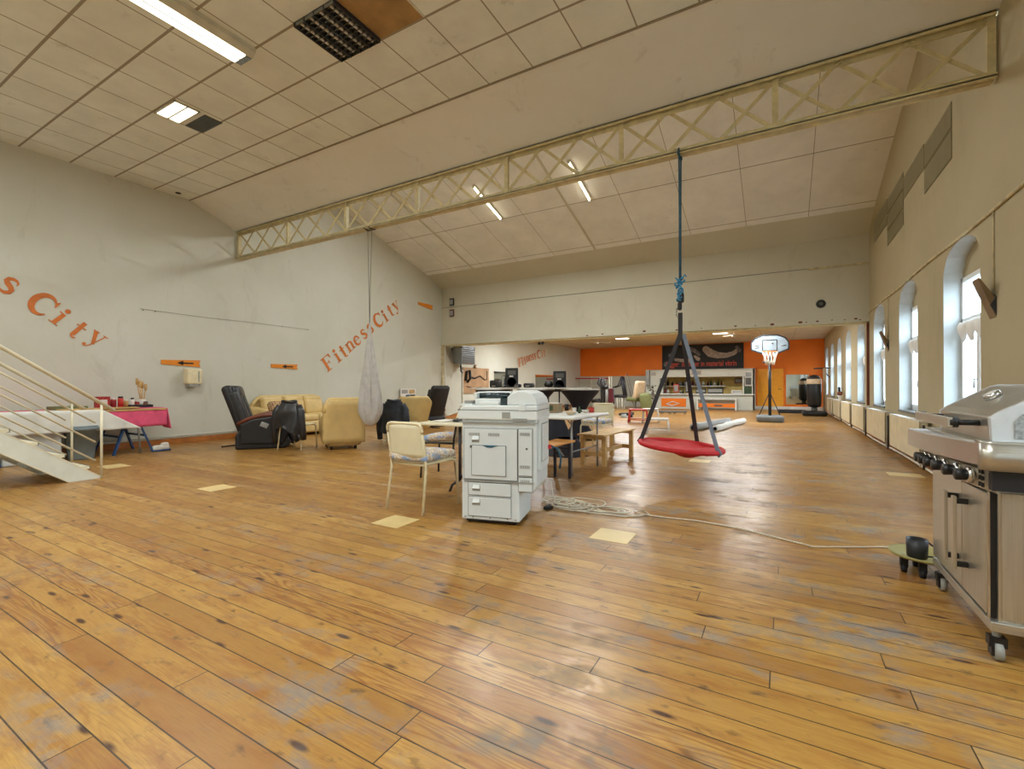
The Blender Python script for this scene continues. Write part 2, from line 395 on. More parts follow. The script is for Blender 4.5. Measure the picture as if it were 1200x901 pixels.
b = MB(); b.prism([(12.4, 4.95), (YL+.02, 4.58), (YL+.02, 4.68), (12.4, 5.03)], XL, XR, 'x'); struct('ceiling', b, 'lintel')
for i, x in enumerate((-8.6, -4.47)):      # cover battens on the sloping roof
    b = MB(); b.bar((x, 6.2, ZROOF(6.2)-.012), (x, 12.4, 4.94), .05, .02); struct('trim_%d' % (2+i), b, 'lintel')
# lintel wall over the opening
b = MB(); b.box(XL, XR, YL, YL+.28, 2.66, 4.75); struct('wall_lintel', b, 'lintel')
b = MB(); b.box(XL, XR, YL-.035, YL+.02, 2.60, 2.72)
for px in (688, 706, 755, 793, 822, 862, 885, 905, 938, 945, 958, 975, 990, 1003, 1008):
    q = pY(px, 400, YL-.04); b.lathe([(0, -.012), (.010+.008*((px*7) % 3), -.008), (.013+.008*((px*7) % 3), 0)], (q.x, YL-.036, 2.66+.01*((px*5) % 4-1.5)), 8, 'armwood', ax='y', sx=1.8)
struct('trim_4', b, 'lintel', bevel=.008)
b = MB(); b.box(XL, XR, YL-.01, YL+.01, 3.925, 3.935, 'seam'); b.box(.55, 1.72, YL-.045, YL, 3.90, 3.945, 'dirtypipe'); struct('trim_5', b, 'seam')
b = MB(); b.box(XL, XR, YL+.28, YB, 3.30, 3.38); struct('ceiling', b, 'farceil')
b = MB(); b.box(XL, XR, YL, YL+.28, 2.56, 2.66); struct('trim_6', b, 'truss')
# door posts of the opening
b = MB(); b.box(XL, XL+.05, YL-.02, YL+.06, 0, 2.6, 'dirtypipe'); b.cyl((XL+.17, YL-.02, 0), (XL+.17, YL-.02, 2.6), .018, m='lampbody'); struct('trim_7', b, 'dirtypipe')
b = MB(); b.box(XR-.05, XR, YL+.0, YL+.05, .7, 2.6); struct('trim_8', b, 'armwood')
# walls
b = MB(); b.box(XL-.3, XL, YN, YL+.1, 0, 7.2); struct('wall_left', b, 'wall')
b = MB(); b.prism([(XL, YL+.1), (-10.15, YB), (-10.45, YB), (XL-.3, YL+.1)], 0, 3.4, 'z'); struct('wall_left', b, 'wall')
b = MB(); b.box(XL-.3, 2.05, YN-.25, YN, 0, 5.1); struct('wall_rear', b, 'wall')
b = MB(); b.box(XL, XL+.02, YN, YL, 0, .11); struct('baseboard_left', b, 'base_wood', bevel=.004)
b = MB(); b.prism([(XL, YL), (-10.15, YB), (-10.13, YB), (XL+.02, YL)], 0, .11, 'z'); struct('baseboard_left', b, 'base_wood')
b = MB(); b.box(XR-.02, XR, YN, YB, 0, .12); struct('baseboard_right', b, 'base_wood')
# heating pipes along left skirting and right floor line
b = MB(); b.tube([(XL+.05, YN+.2, .17), (XL+.05, YL-.1, .17)], .014); tag(b.build('heating_pipe', 'wall'), 'thin white heating pipe above the left wall skirting', 'pipe')
b = MB(); pts = [(XR-.07, 4.4+i*.85, .05+.012*sin(i*1.3)) for i in range(25)]; b.tube(pts, .017); tag(b.build('heating_pipe', 'cable'), 'cream heating pipe low along the window wall under the radiators', 'pipe')

# right wall with arched openings
WINS = [(-3.5+2.475*k) for k in range(12)]          # near edge of every opening (y)
WINS = [w for w in WINS if w < 24.5]
WW, ZS, ZA = 1.22, .74, 2.52                          # width, sill, spring line of the flat arch
def arch(y0, n=10, w=WW, zs=ZA, rise=.26):
    return [(y0+w*(i/n), zs+rise*math.sqrt(max(0, 1-(2*i/n-1)**2))) for i in range(n+1)]
def wall_face(b, X, flip=False):
    ys = [YN]
    for w in WINS: ys += [w, w+WW]
    ys.append(YB)
    for i in range(0, len(ys), 2):
        b.add([(X, ys[i], 0), (X, ys[i+1], 0), (X, ys[i+1], 7.2), (X, ys[i], 7.2)], [(0, 1, 2, 3)])
    for w in WINS:
        b.add([(X, w, 0), (X, w+WW, 0), (X, w+WW, ZS), (X, w, ZS)], [(0, 1, 2, 3)])
        a = arch(w)
        for p, q in zip(a[:-1], a[1:]): b.add([(X, p[0], p[1]), (X, q[0], q[1]), (X, q[0], 7.2), (X, p[0], 7.2)], [(0, 1, 2, 3)])
b = MB(); wall_face(b, XR); wall_face(b, 2.06)
for w in WINS:
    a = [(w, ZS)]+arch(w)+[(w+WW, ZS)]
    b2 = list(zip(a, a[1:]+a[:1]))
    for p, q in b2: b.add([(XR, *p), (XR, *q), (2.06, *q), (2.06, *p)], [(0, 1, 2, 3)], 'reveal')
o = struct('wall_right', b, 'wall_cream')
# picture-rail seam at arch height with two conduits
b = MB(); b.tube([(XR-.012, y, 2.80+.012*sin(y*1.7)) for y in [YN+i*.5 for i in range(36)]], .016, 6); struct('trim_9', b, 'dirtypipe')
# windows
def window(k, w):
    y0, y1 = w, w+WW; X0, X1 = 1.90, 1.96
    root = bpy.data.objects.new('window_%d' % (k+1), None); C.objects.link(root); root['kind'] = 'structure'
    b = MB(); a = arch(w)
    top = 2.44
    for p, q in zip(a[:-1], a[1:]):
        b.add([(X0+.02, p[0], top), (X0+.02, q[0], top), (X0+.02, *q), (X0+.02, *p)], [(0, 1, 2, 3)], 'wall_cream')
    t = .055
    for (ya, yb, za, zb) in [(y0, y0+t, ZS, top), (y1-t, y1, ZS, top), (y0, y1, top-t, top), (y0, y1, ZS, ZS+t), (y0, y1, 1.86, 1.95), ((y0+y1)/2-.03, (y0+y1)/2+.03, ZS, 1.9)]:
        b.box(X0, X1, ya, yb, za, zb)
    for h in (0, 1):   # casement sashes
        c0 = y0+t+h*((WW-.11)/2+.0)+.008; c1 = c0+(WW-.11)/2-.016
        for (ya, yb, za, zb) in [(c0, c0+.045, ZS+t, 1.86), (c1-.045, c1, ZS+t, 1.86), (c0, c1, ZS+t, ZS+t+.045), (c0, c1, 1.815, 1.86)]: b.box(X0-.012, X1-.02, ya, yb, za, zb)
    f = b.build('window_frame', 'pvc', root, bevel=.004)
    b = MB(); b.box(1.925, 1.931, y0+t, y1-t, ZS+t, top-t); b.build('pane', 'glass', root)
    b = MB(); b.tube([(1.892, (y0+y1)/2+.03, 1.22), (1.86, (y0+y1)/2+.03, 1.22), (1.86, (y0+y1)/2+.03, 1.12)], .009, 8, 'chrome'); b.build('window_handle', 'chrome', root)
    b = MB(); b.box(1.72, 2.0, y0-.0, y1, ZS-.03, ZS+.004); b.build('window_sill', 'sill', root)
    # gathered balloon curtain under the transom
    nb = 4
    def cur(u, v):
        y = y0+.06+u*(WW-.12); ph = abs(sin(u*nb*pi)); drop = .08+.16*ph
        x = 1.875-.035*sin(v*pi)*(.6+.4*ph)-.008*sin(u*60); return (x, y, 1.90-v*drop)
    b = MB(); b.grid(cur, 48, 8); tag(b.build('balloon_curtain', 'curtain', root, solid=.006))
for k, w in enumerate(WINS): window(k, w)
# daylight portals in the openings guide the sky light
for k, w in enumerate(WINS):
    L = bpy.data.lights.new('daylight_portal', 'AREA'); L.shape = 'RECTANGLE'; L.size = WW; L.size_y = 1.95; L.cycles.is_portal = True
    o = bpy.data.objects.new('daylight_portal', L); C.objects.link(o); o.location = (2.04, w+WW/2, 1.68); o.rotation_euler = (0, R(90), 0); o.rotation_euler = Euler((R(90), 0, R(90))); 
# back wall: orange above, off-white below
def ZB(y): return pY(800, y, YB).z
b = MB(); b.box(-10.5, 2.05, YB, YB+.2, 0, 3.4, 'wall'); b.box(-10.16, 2.0, YB-.01, YB, 1.69, 3.3, 'orange')
b.box(-1.35, 1.74, YB-.012, YB, 0.0, 1.95, 'orange'); struct('wall_back', b, 'wall')
b = MB(); b.box(-1.1, XR, YB-.06, YB-.012, 0, .16); struct('baseboard_back', b, 'kick')
# orange door in the back wall
d = bpy.data.objects.new('door_1', None); C.objects.link(d); d['kind'] = 'structure'
b = MB(); b.box(-.98, .12, YB-.07, YB-.012, .16, 1.95); b.build('door_leaf', 'orange2', d, bevel=.006)
b = MB(); b.box(-1.03, -.98, YB-.09, YB-.012, .16, 2.0); b.box(.12, .17, YB-.09, YB-.012, .16, 2.0); b.box(-1.03, .17, YB-.09, YB-.012, 1.95, 2.0); b.build('door_frame', 'orange', d)
b = MB(); b.cyl((.02, YB-.07, .98), (.02, YB-.13, .98), .012); b.cyl((.02, YB-.13, .98), (-.1, YB-.13, .98), .01); b.build('door_handle', 'darkmetal', d)
b = MB(); b.box(-1.33, -1.12, YB-.04, YB-.012, .0, 1.9); struct('trim_10', b, 'white_paint')

# ------------------------------------------------------------------ iron lattice truss
T = thing('lattice_truss', 'cream riveted iron lattice truss spanning the hall under the ceiling', 'truss', (0, 5.96, 0))
zt, zb = 4.585, 3.975
b = MB(); b.box(XL+.02, XR-.02, -.07, .07, zt-.012, zt); b.box(XL+.02, XR-.02, -.012, .0, zt-.085, zt-.01); b.box(XL+.02, XR-.02, -.07, -.055, zt-.04, zt); b.build('top_chord', 'truss', T)
b = MB(); b.box(XL+.02, XR-.02, -.085, .085, zb, zb+.014); b.box(XL+.02, XR-.02, -.012, .0, zb, zb+.085); b.box(XL+.02, XR-.02, -.085, -.07, zb-.012, zb+.03); b.build('bottom_chord', 'truss', T)
NP = 7; PW = (XR-XL-.1)/NP
post0 = None
for i in range(NP+1):
    x = XL+.05+i*PW
    if post0 is None:
        b = MB(); b.box(-.03, .03, -.045, -.035, zb+.01, zt-.01); b.box(-.006, .006, -.04, .04, zb+.01, zt-.01); post0 = b.build('vertical_post', 'truss', T); o = post0
    else: o = post0.copy(); C.objects.link(o); o.parent = T
    o.location = (x, 0, 0)
XW = PW/3
b = MB(); b.bar((0, -.022, zb+.04), (XW, -.022, zt-.04), .008, .042, up=(0, 0, 1)); d1 = b.build('diagonal_brace', 'truss', T); d1.location = (XL+.05, 0, 0)
b = MB(); b.bar((0, .012, zt-.04), (XW, .012, zb+.04), .008, .042, up=(0, 0, 1)); d2 = b.build('diagonal_brace', 'truss', T); d2.location = (XL+.05, 0, 0)
for i in range(NP*3):
    for s_ in (d1, d2):
        if i:
            o = s_.copy(); C.objects.link(o); o.parent = T; o.location = (XL+.05+i*XW, 0, 0)
b = MB()
for i in range(NP*3+1):
    for z in (zb+.05, zt-.05):
        for s_ in (-.03, .03): b.lathe([(0, -.034), (.012, -.031), (.014, -.026)], (XL+.05+i*XW+s_, 0, z), 8, ax='y')
b.build('rivet', 'truss', T)['kind'] = 'stuff'

# ------------------------------------------------------------------ ceiling lamps
def area(parent, loc, sx, sy, power, col=(.94, .985, 1.0), rot=(0, 0, 0)):
    L = bpy.data.lights.new('lamp_light', 'AREA'); L.shape = 'RECTANGLE'; L.size = sx; L.size_y = sy; L.energy = power*.82; L.color = col
    o = bpy.data.objects.new('lamp_light', L); C.objects.link(o); o.parent = parent; o.location = loc; o.rotation_euler = rot; return o
def strip_lamp(label, x, y0, y1, power, z=ZC):
    f = thing('fluorescent_lamp', label, 'ceiling lamp', (x, (y0+y1)/2, z))
    L = y1-y0; b = MB(); b.prism([(-.17, 0), (.17, 0), (.17, -.05), (.115, -.1), (-.115, -.1), (-.17, -.05)], -L/2, L/2, 'y'); b.build('housing', 'lampbody', f)
    b = MB(); b.box(-.105, .105, -L/2+.05, L/2-.08, -.112, -.1); b.build('diffuser', 'emlamp', f)
    b = MB(); b.box(-.105, .105, L/2-.08, L/2-.01, -.11, -.1); b.box(-.008, .008, -L/2+.05, L/2-.08, -.116, -.112); b.build('end_grille', 'alu', f)
    area(f, (0, 0, -.125), .2, L-.1, power); return f
strip_lamp('long lit fluorescent lamp box at the top left of the tiled ceiling', -5.3, .6, 3.1, 95)
for lab, x, y0, y1 in (('added unseen fluorescent lamp box behind the viewer, left row', -8.6, -2.6, -.1), ('added unseen fluorescent lamp box behind the viewer, centre row', -3.2, -2.6, -.1), ('added unseen fluorescent lamp box behind the viewer, right row', -.8, -1.0, 1.2)):
    strip_lamp(lab, x, y0, y1, 120)  # unseen lamps, added behind the viewer to even out the light
f = thing('square_lamp', 'small lit square panel lamp in the tiled ceiling', 'ceiling lamp', (-7.26, 3.28, ZC))
b = MB(); b.box(-.28, .28, -.17, -.15, -.02, 0); b.box(-.28, .28, .13, .15, -.02, 0); b.box(-.28, -.26, -.17, .15, -.02, 0); b.box(.26, .28, -.17, .15, -.02, 0); b.box(-.28, .28, -.015, .005, -.02, 0); b.build('frame', 'lampbody', f)
b = MB(); b.box(-.26, .26, -.15, -.015, -.012, -.002); b.box(-.26, .26, .005, .13, -.012, -.002); b.build('diffuser', 'emlamp', f); area(f, (0, 0, -.03), .5, .26, 30)
f = thing('ceiling_vent', 'small grey slatted air vent beside the lit square lamp', 'air vent', (-7.27, 3.62, ZC))
b = MB(); b.box(-.27, .27, -.12, .12, -.006, 0, 'seam'); b.build('frame', 'alu', f)
for i in range(9):
    b = MB(); b.obox((0, -.1+i*.025, -.012), (.5, .014, .003), (R(35), 0, 0)); b.build('slat', 'alu', f)
f = thing('louvre_lamp', 'unlit square louvre lamp with mirrored cells in the ceiling', 'ceiling lamp', (-4.11, 3.39, ZC))
b = MB(); b.box(-.31, .31, -.31, .31, -.004, 0); b.build('reflector', 'seam', f)
b = MB(); [b.box(-.31+k*.1525, -.30+k*.1525, -.31, .31, -.05, -.002) for k in range(5)]; b.build('long_louvre', 'darkmetal', f)
b = MB(); [b.box(-.3, .3, -.305+k*.061, -.300+k*.061, -.045, -.004) for k in range(11)]; b.build('cross_louvre', 'alu', f)
b = MB(); [b.cyl((-.235+k*.1525, -.28, -.02), (-.235+k*.1525, .28, -.02), .013, n=8) for k in range(4)]; b.build('tube', 'cardwhite', f)
b = MB(); b.box(-3.79, -3.19, 3.10, 3.70, ZC-.008, ZC); b.box(-3.19, -3.17, 3.10, 3.70, ZC-.01, ZC, 'lampbody'); tag(b.build('ceiling_board', 'plywood'), 'brown wooden replacement board in the tiled ceiling by the unlit lamp', 'ceiling panel')
b = MB(); b.lathe([(0, -.01), (.045, -.01), (.05, 0)], (-10.3, 4.66, ZC), 14); tag(b.build('ceiling_rosette', 'ink'), 'small dark round hole cover in the ceiling corner', 'ceiling fitting')
for lab, x in (('bare fluorescent tube on the sloping roof, left of the two', -6.31), ('bare fluorescent tube on the sloping roof, right of the two', -3.87)):
    y0, y1 = 9.1, 10.4; f = thing('fluorescent_tube_lamp', lab, 'ceiling lamp', (x, 9.75, ZROOF(9.75)), 0); f.rotation_euler = (-math.atan(.3), 0, 0)
    b = MB(); b.box(-.035, .035, -.66, .66, -.045, 0); b.build('batten', 'lampbody', f)
    b = MB(); b.cyl((0, -.64, -.065), (0, .64, -.065), .018, n=10); b.build('tube', 'tube', f)
    b = MB(); [b.box(-.02, .02, s_*.65-.012, s_*.65+.012, -.085, -.04) for s_ in (-1, 1)]; b.build('socket', 'lampbody', f)
    area(f, (0, 0, -.095), .04, 1.25, 165)
for lab, x, y in (('lit far ceiling panel lamp nearer the left wall', -6.1, 20.4), ('lit far ceiling panel lamp right of the swing straps', -2.1, 20.4), ('added far ceiling panel lamp, unseen behind the lintel at left', -8.2, 16.2), ('added far ceiling panel lamp, unseen behind the lintel in the middle', -4.4, 16.2), ('added far ceiling panel lamp, unseen behind the lintel at right', -.8, 16.2)):  # the lamps behind the lintel are unseen, added to light the far hall
    f = thing('panel_lamp', lab, 'ceiling lamp', (x, y, 3.30)); b = MB(); b.box(-.32, .32, -.2, .2, -.05, 0); b.build('housing', 'lampbody', f, bevel=.01)
    b = MB(); b.box(-.26, .26, -.15, .15, -.06, -.05); b.build('diffuser', 'emlamp', f); area(f, (0, 0, -.075), .5, .28, 150)
def fan(label, px, py, z=3.3):
    p = pz(px, py, z-.12); f = thing('ceiling_fan', label, 'ceiling fan', (p.x, p.y, z))
    b = MB(); b.cyl((0, 0, 0), (0, 0, -.12), .012); b.lathe([(0, -.2), (.07, -.19), (.09, -.15), (.06, -.11), (.02, -.1)], n=16); b.build('motor', 'lampbody', f)
    for k in range(3):
        a = k*2*pi/3+.2; b = MB(); b.obox((cos(a)*.35, sin(a)*.35, -.14), (.55, .11, .008), (R(8), 0, a)); b.build('blade', 'beige', f)
fan('pale ceiling fan at the left of the far ceiling', 700, 401); fan('pale ceiling fan right of the lit far lamp', 860, 392)

# wall-mounted odds on the lintel
b = MB(); p = pY(962, 356, YL); c = (p.x, YL, p.z); b.lathe([(0, -.06), (.05, -.055), (.09, -.02), (.10, 0)], c, 18, ax='y'); b.lathe([(0, -.062), (.035, -.06), (.045, -.05)], c, 14, 'seam', ax='y'); tag(b.build('wall_speaker', 'black'), 'small round black wall speaker on the right of the lintel', 'speaker')
for (lab, py0, py1, mcol) in (('small blue and white box on the lintel wall at left', 350, 358, 'bluecloth'), ('small brown bell box under the crack at left', 363, 371, 'armwood')):
    a = pY(527.5, py0, YL); c = pY(532.5, py1, YL); f = MB(); f.soft(((a.x+c.x)/2, YL-.03, (a.z+c.z)/2), (c.x-a.x, .06, a.z-c.z), .02, 3); f.box(a.x+.02, c.x-.02, YL-.062, YL-.058, c.z+.04, a.z-.05, 'greysilver'); tag(f.build('alarm_box', mcol), lab, 'alarm box')
for i in range(14):
    px = (645, 690, 706, 720, 735, 742)
    break
b = MB()
for px, py in ((632, 402), (636, 400)):
    p = pY(px, py, YL+.1); b.lathe([(0, -.05), (.05, -.03), (.05, .03), (.02, .05)], (p.x, YL+.1, 2.5), 12); b.cyl((p.x, YL+.1, 2.56), (p.x, YL+.1, 2.5), .01)
tag(b.build('spotlight_pair', 'darkmetal'), 'pair of small spotlights under the lintel at left', 'spotlight')
# mirror tiles in a stepped pattern, high on the right wall
tiles = [[(1116, 120), (1116, 152), (1083, 172)], ]
f = MB()
def wq(pts, m): f.add([(XR-.006, *pX(x, y, XR)[1:]) for x, y in pts], [tuple(range(len(pts)))], m)
wq([(1116, 120), (1116, 182), (1083, 232), (1083, 200), (1050, 251), (1058.5, 236), (1058.5, 266), (1040, 288), (1040, 267), (1025, 284), (1025, 259), (1058, 207)], 'mirrortile') if False else None
TB = lambda y0, y1, za, zb_: f.box(XR-.008, XR, y0+.01, y1-.01, za+.01, zb_-.01, 'mirrortile')
yy = [7.26, 8.46, 9.72, 11.06, 12.43]
TB(7.26, 8.46, 4.16, 4.47); TB(7.26, 8.46, 3.8, 4.14); TB(8.46, 9.72, 4.16, 4.52)
TB(9.72, 11.06, 4.36, 4.62); TB(9.72, 11.06, 4.05, 4.34); TB(9.72, 11.06, 3.75, 4.03); TB(11.06, 12.43, 4.36, 4.66); TB(11.06, 12.43, 4.17, 4.34)
f.box(XR-.003, XR, 7.26, 8.46, 3.8, 4.47, 'grout'); f.box(XR-.003, XR, 9.72, 11.06, 3.76, 4.62, 'grout')
tag(f.build('wall_tile_pattern', 'mirrortile'), 'stepped pattern of olive tiles high on the window wall', 'wall tiles')

# tilted uplight sconces on the right wall
for k, (y, lab) in enumerate(((6.0, 'tilted bronze glass wall uplight beside the nearest visible window'), (10.95, 'tilted bronze glass wall uplight between the second and third windows'))):
    f = thing('wall_uplight', lab, 'wall lamp', (XR, y, 0), 0)
    b = MB(); b.prism([(0, 1.78), (-.125, 2.15), (-.115, 2.17), (0, 1.96)], -.0, .16, 'y'); b.build('shade', 'smoke', f, bevel=.004)
    b = MB(); b.prism([(0, 1.80), (-.045, 1.9), (0, 1.98)], -.01, .0, 'y'); b.box(-.02, 0, .02, .14, 1.86, 2.0); b.build('bracket', 'darkmetal', f)
    b = MB(); b.tube([(-.01, .03, 2.05), (-.01, .035, 2.4), (-.01, .03, 2.78)], .007, 6); b.build('conduit', 'dirtypipe', f)

# radiators
rad = [(8.12, 10.05), (10.5, 12.5), (12.98, 14.95), (15.4, 17.4), (17.85, 19.9), (20.3, 22.3)]
rlab = ['largest cream panel radiator nearest the grill', 'cream panel radiator under the third window', 'cream panel radiator just past the lintel post', 'cream panel radiator second past the lintel', 'cream panel radiator third past the lintel', 'farthest cream panel radiator by the punch bag']
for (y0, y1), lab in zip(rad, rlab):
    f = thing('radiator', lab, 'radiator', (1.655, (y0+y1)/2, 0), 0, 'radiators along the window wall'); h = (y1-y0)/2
    b = MB(); b.box(-.055, -.03, -h, h, .14, .66); b.box(.03, .05, -h, h, .14, .66)
    b.box(-.05, .05, -h, -h+.01, .15, .65); b.box(-.05, .05, h-.01, h, .15, .65)
    b.build('panel', 'radiator', f, bevel=.008)
    b = MB(); b.box(-.055, .05, -h, h, .655, .672)
    b.build('top_grille', 'cardwhite', f)
    b = MB(); b.cyl((-.01, -h-.03, .03), (-.01, -h-.03, .62), .014); b.cyl((-.01, -h-.03, .60), (-.01, -h+.02, .60), .014); b.build('shadow_line_pipe', 'darkmetal', f)  # dark upright pipe stands in for the shadow line beside the radiator
    b = MB(); b.cyl((-.02, -h+.1, .14), (-.02, -h+.1, .04), .012); b.cyl((-.02, -h+.1, .13), (-.05, -h+.1, .13), .022, m='chrome'); b.build('valve', 'cardwhite', f)
# wooden figure and small box on a far radiator
f = thing('carved_duck', 'small brown and black ornament on a far radiator', 'ornament', (1.62, 17.95, .672))
b = MB(); b.soft((0, 0, .23), (.14, .3, .12), .05); b.build('body', 'armwood', f); b = MB(); b.tube([(0, .13, .26), (0, .17, .36), (0, .22, .40), (0, .3, .38)], [.035, .03, .035, .012]); b.build('neck', 'black', f)
b = MB(); b.box(-.03, .03, -.1, .1, 0, .18); b.build('stand', 'cardwhite', f)

# outside
for k, (y0, y1, h, m) in enumerate(((-12, 6.5, 5.5, 'facade'), (7.0, 19, 3.6, 'brick'), (20, 40, 5.0, 'facade'))):
    f = thing('neighbour_house', ['pale rendered house outside the nearest windows', 'pink brick house seen through the near windows', 'pale house outside the far windows'][k], 'building', (16, (y0+y1)/2, -2.5))
    L = (y1-y0)/2; b = MB(); b.box(0, 6, -L, L, 0, h+1); b.build('facade', m, f); b = MB(); b.prism([(-.3, h+1), (3, h+2.6), (6.3, h+1)], -L, L, 'y'); b.build('roof', 'armwood', f)
    for j in range(int(L)):
        b = MB(); b.box(-.02, .1, -L+1+j*2, -L+1.9+j*2, 1.4, 2.8); b.build('window', 'darkglass', f)
b = MB(); b.box(2.1, 40, -30, 60, -2.6, -2.5); struct('ground', b, 'greybase')

# ------------------------------------------------------------------ lettering
def arc_pts(cx, cy, rx, ry, a0, a1, n=14): return [(cx+rx*cos(R(a0+(a1-a0)*i/n)), cy+ry*sin(R(a0+(a1-a0)*i/n))) for i in range(n+1)]
def stroke(pts, w0, w1=None, wm=None):
    """ribbon polygons; width w0 at the start, w1 at the end, wm in the middle"""
    w1 = w0 if w1 is None else w1; wm = wm if wm is not None else (w0+w1)/2; n = len(pts); L = []; Rr = []
    for i, p in enumerate(pts):
        a = pts[max(0, i-1)]; c = pts[min(n-1, i+1)]; dx, dy = c[0]-a[0], c[1]-a[1]; l = math.hypot(dx, dy) or 1
        t = i/(n-1); w = ((1-t)*w0+t*w1)*(1-sin(pi*t))+wm*sin(pi*t)
        L.append((p[0]-dy/l*w/2, p[1]+dx/l*w/2)); Rr.append((p[0]+dy/l*w/2, p[1]-dx/l*w/2))
    return [[L[i], L[i+1], Rr[i+1], Rr[i]] for i in range(n-1)]
def bx(x0, x1, y0, y1): return [[(x0, y0), (x1, y0), (x1, y1), (x0, y1)]]
def dot(cx, cy, r): return [arc_pts(cx, cy, r, r, 0, 340, 16)]
GL = {
 'F': (.86, bx(.12, .32, 0, 1)+bx(0, .46, 0, .055)+bx(0, .82, .945, 1)+[[(.82, 1), (.82, .68), (.77, .68), (.66, .945)]]+bx(.3, .56, .48, .54)+[[(.52, .40), (.57, .36), (.57, .66), (.52, .60)]]),
 'i': (.44, bx(.12, .31, 0, .68)+bx(0, .43, 0, .05)+bx(.0, .2, .63, .68)+dot(.21, .88, .12)),
 't': (.5, bx(.12, .31, .12, .92)+bx(0, .46, .62, .68)+stroke(arc_pts(.31, .14, .13, .12, 180, 320), .16, .03)),
 'n': (.80, bx(.1, .28, 0, .66)+bx(0, .38, 0, .05)+bx(0, .2, .62, .67)+bx(.5, .68, 0, .48)+bx(.41, .78, 0, .05)+stroke(arc_pts(.42, .45, .19, .2, 160, 0), .05, .18, .12)),
 'e': (.62, stroke(arc_pts(.31, .34, .24, .31, 0, 330, 26), .09, .05, .17)+bx(.12, .55, .36, .41)),
 's': (.56, stroke([(.47, .48), (.46, .60), (.36, .66), (.25, .66), (.14, .60), (.12, .50), (.2, .41), (.34, .33), (.43, .24), (.42, .1), (.3, .02), (.17, .03), (.08, .1), (.05, .2)], .04, .04, .19)),
 'C': (.92, stroke(arc_pts(.47, .5, .38, .48, 40, 320, 30), .05, .05, .25)+[[(.80, .98), (.84, .98), (.84, .66), (.79, .68), (.70, .86)]]),
 'y': (.72, stroke([(.12, .66), (.26, .34), (.40, .0)], .19, .14)+stroke([(.60, .66), (.46, .26), (.34, -.08), (.24, -.24), (.14, -.26)], .05, .05)+bx(0, .3, .62, .67)+bx(.48, .72, .62, .67)+dot(.12, -.2, .08))}
def letter(b, ch, org, ux, uy, m=None, t=.003):
    """org/ux/uy: origin and scaled axes in the wall plane"""
    nrm = ux.cross(uy).normalized()*t
    for k, poly in enumerate(GL[ch][1]):
        vs = [org+ux*p[0]+uy*p[1]+nrm*(1+.05*k) for p in poly]; b.add(vs, [tuple(range(len(poly)))], m)
def wall_text(label, items, size, X=XL+.004, skew=0):
    p0 = pX(*items[0][1], X); f = thing('wall_lettering', label, 'lettering', (X, p0.y, p0.z))
    for ch, (px, py), ang, sc in items:
        b = MB(); p = pX(px, py, X); a = R(ang); s = size*sc; ux = Vector((0, cos(a), sin(a)))*s; uy = Vector((0, -sin(a), cos(a)))*s
        w = GL[ch][0]; h = 1.0 if ch in 'Fit' or ch == 'C' else .66
        letter(b, ch, Vector((0, p.y-p0.y, p.z-p0.z))-ux*w/2-uy*h/2, ux, uy); b.build('letter', 'textorange', f)
wall_text('big orange slanting wall lettering ending City, cut by the left frame edge', [
 ('F', (-330, 330), 20, 1), ('i', (-262, 318), 12, 1), ('t', (-205, 308), 4, 1), ('n', (-150, 302), -4, 1), ('e', (-93, 303), -12, 1), ('s', (-40, 315), -20, 1),
 ('s', (10, 335), -30, 1.05), ('C', (51, 357), -38, 1.0), ('i', (72, 371), -42, .92), ('t', (93, 386), -40, .95), ('y', (113, 397), -36, .95)], .36)
wall_text('orange wall lettering reading Fitness City rising above the cream armchair', [
 (c, p, a, 1) for c, p, a in zip('FitnessCity', [(384.5, 425), (394.5, 416.5), (402, 411), (410.6, 405.5), (418.7, 399), (426.5, 391.5), (434, 385), (443.3, 375), (450.7, 370), (457.3, 363.3), (464, 358.5)], [38, 38, 40, 40, 42, 42, 42, 42, 40, 38, 36])], .40)
wall_text('small distant orange lettering reading Fitness City on the wall past the opening', [
 (c, p, a, 1) for c, p, a in zip('FitnessCity', [(609.5, 424.5), (612.4, 423), (615.2, 421.8), (618.4, 420.5), (621.4, 419.4), (624.2, 418.4), (627, 417.6), (631.5, 415), (635, 414), (637.8, 413), (640.5, 412)], [12, 12, 14, 14, 14, 14, 14, 14, 16, 16, 16])], .40, X=-10.28)

# orange arrow signs
def arrow_sign(label, y0, y1, za, zb, zc, arrow=True, tilt=0):
    f = thing('arrow_sign', label, 'sign', (XL, (y0+y1)/2, za), 0); f.rotation_euler = (tilt, 0, 0); h = (y1-y0)/2
    b = MB(); b.prism([(-h, -.035), (h, -zb), (h-.03, 0), (h, zc), (-h, .05)], 0, .02, 'x'); b.build('board', 'signorange', f)
    if arrow:
        b = MB(); b.box(.02, .024, .0, h*.62, -.014, .014); b.prism([(-.08, 0), (.03, .05), (.03, -.05)], .02, .024, 'x'); b.build('arrow', 'ink', f)
arrow_sign('orange board with black arrow above the wall dispenser', 4.45, 5.16, 1.62, .07, .07)
arrow_sign('orange board with black arrow above the cream sofa', 6.72, 7.42, 1.63, .06, .06)
arrow_sign('plain orange tapered board high by the wall corner', 11.9, 12.65, 3.90, .09, .07, False, R(-2))
# dispenser
f = thing('paper_dispenser', 'off-white paper towel dispenser mounted on the left wall', 'dispenser', (XL, 4.97, 1.19))
b = MB(); b.soft((.11, 0, .16), (.22, .27, .32), .03, 3); b.build('case', 'cream_metal', f)
b = MB(); b.box(.01, .2, -.1, .1, -.045, .01); b.build('outlet', 'slot', f); b = MB(); b.box(.221, .224, .05, .07, .05, .27); b.build('window', 'slot', f)
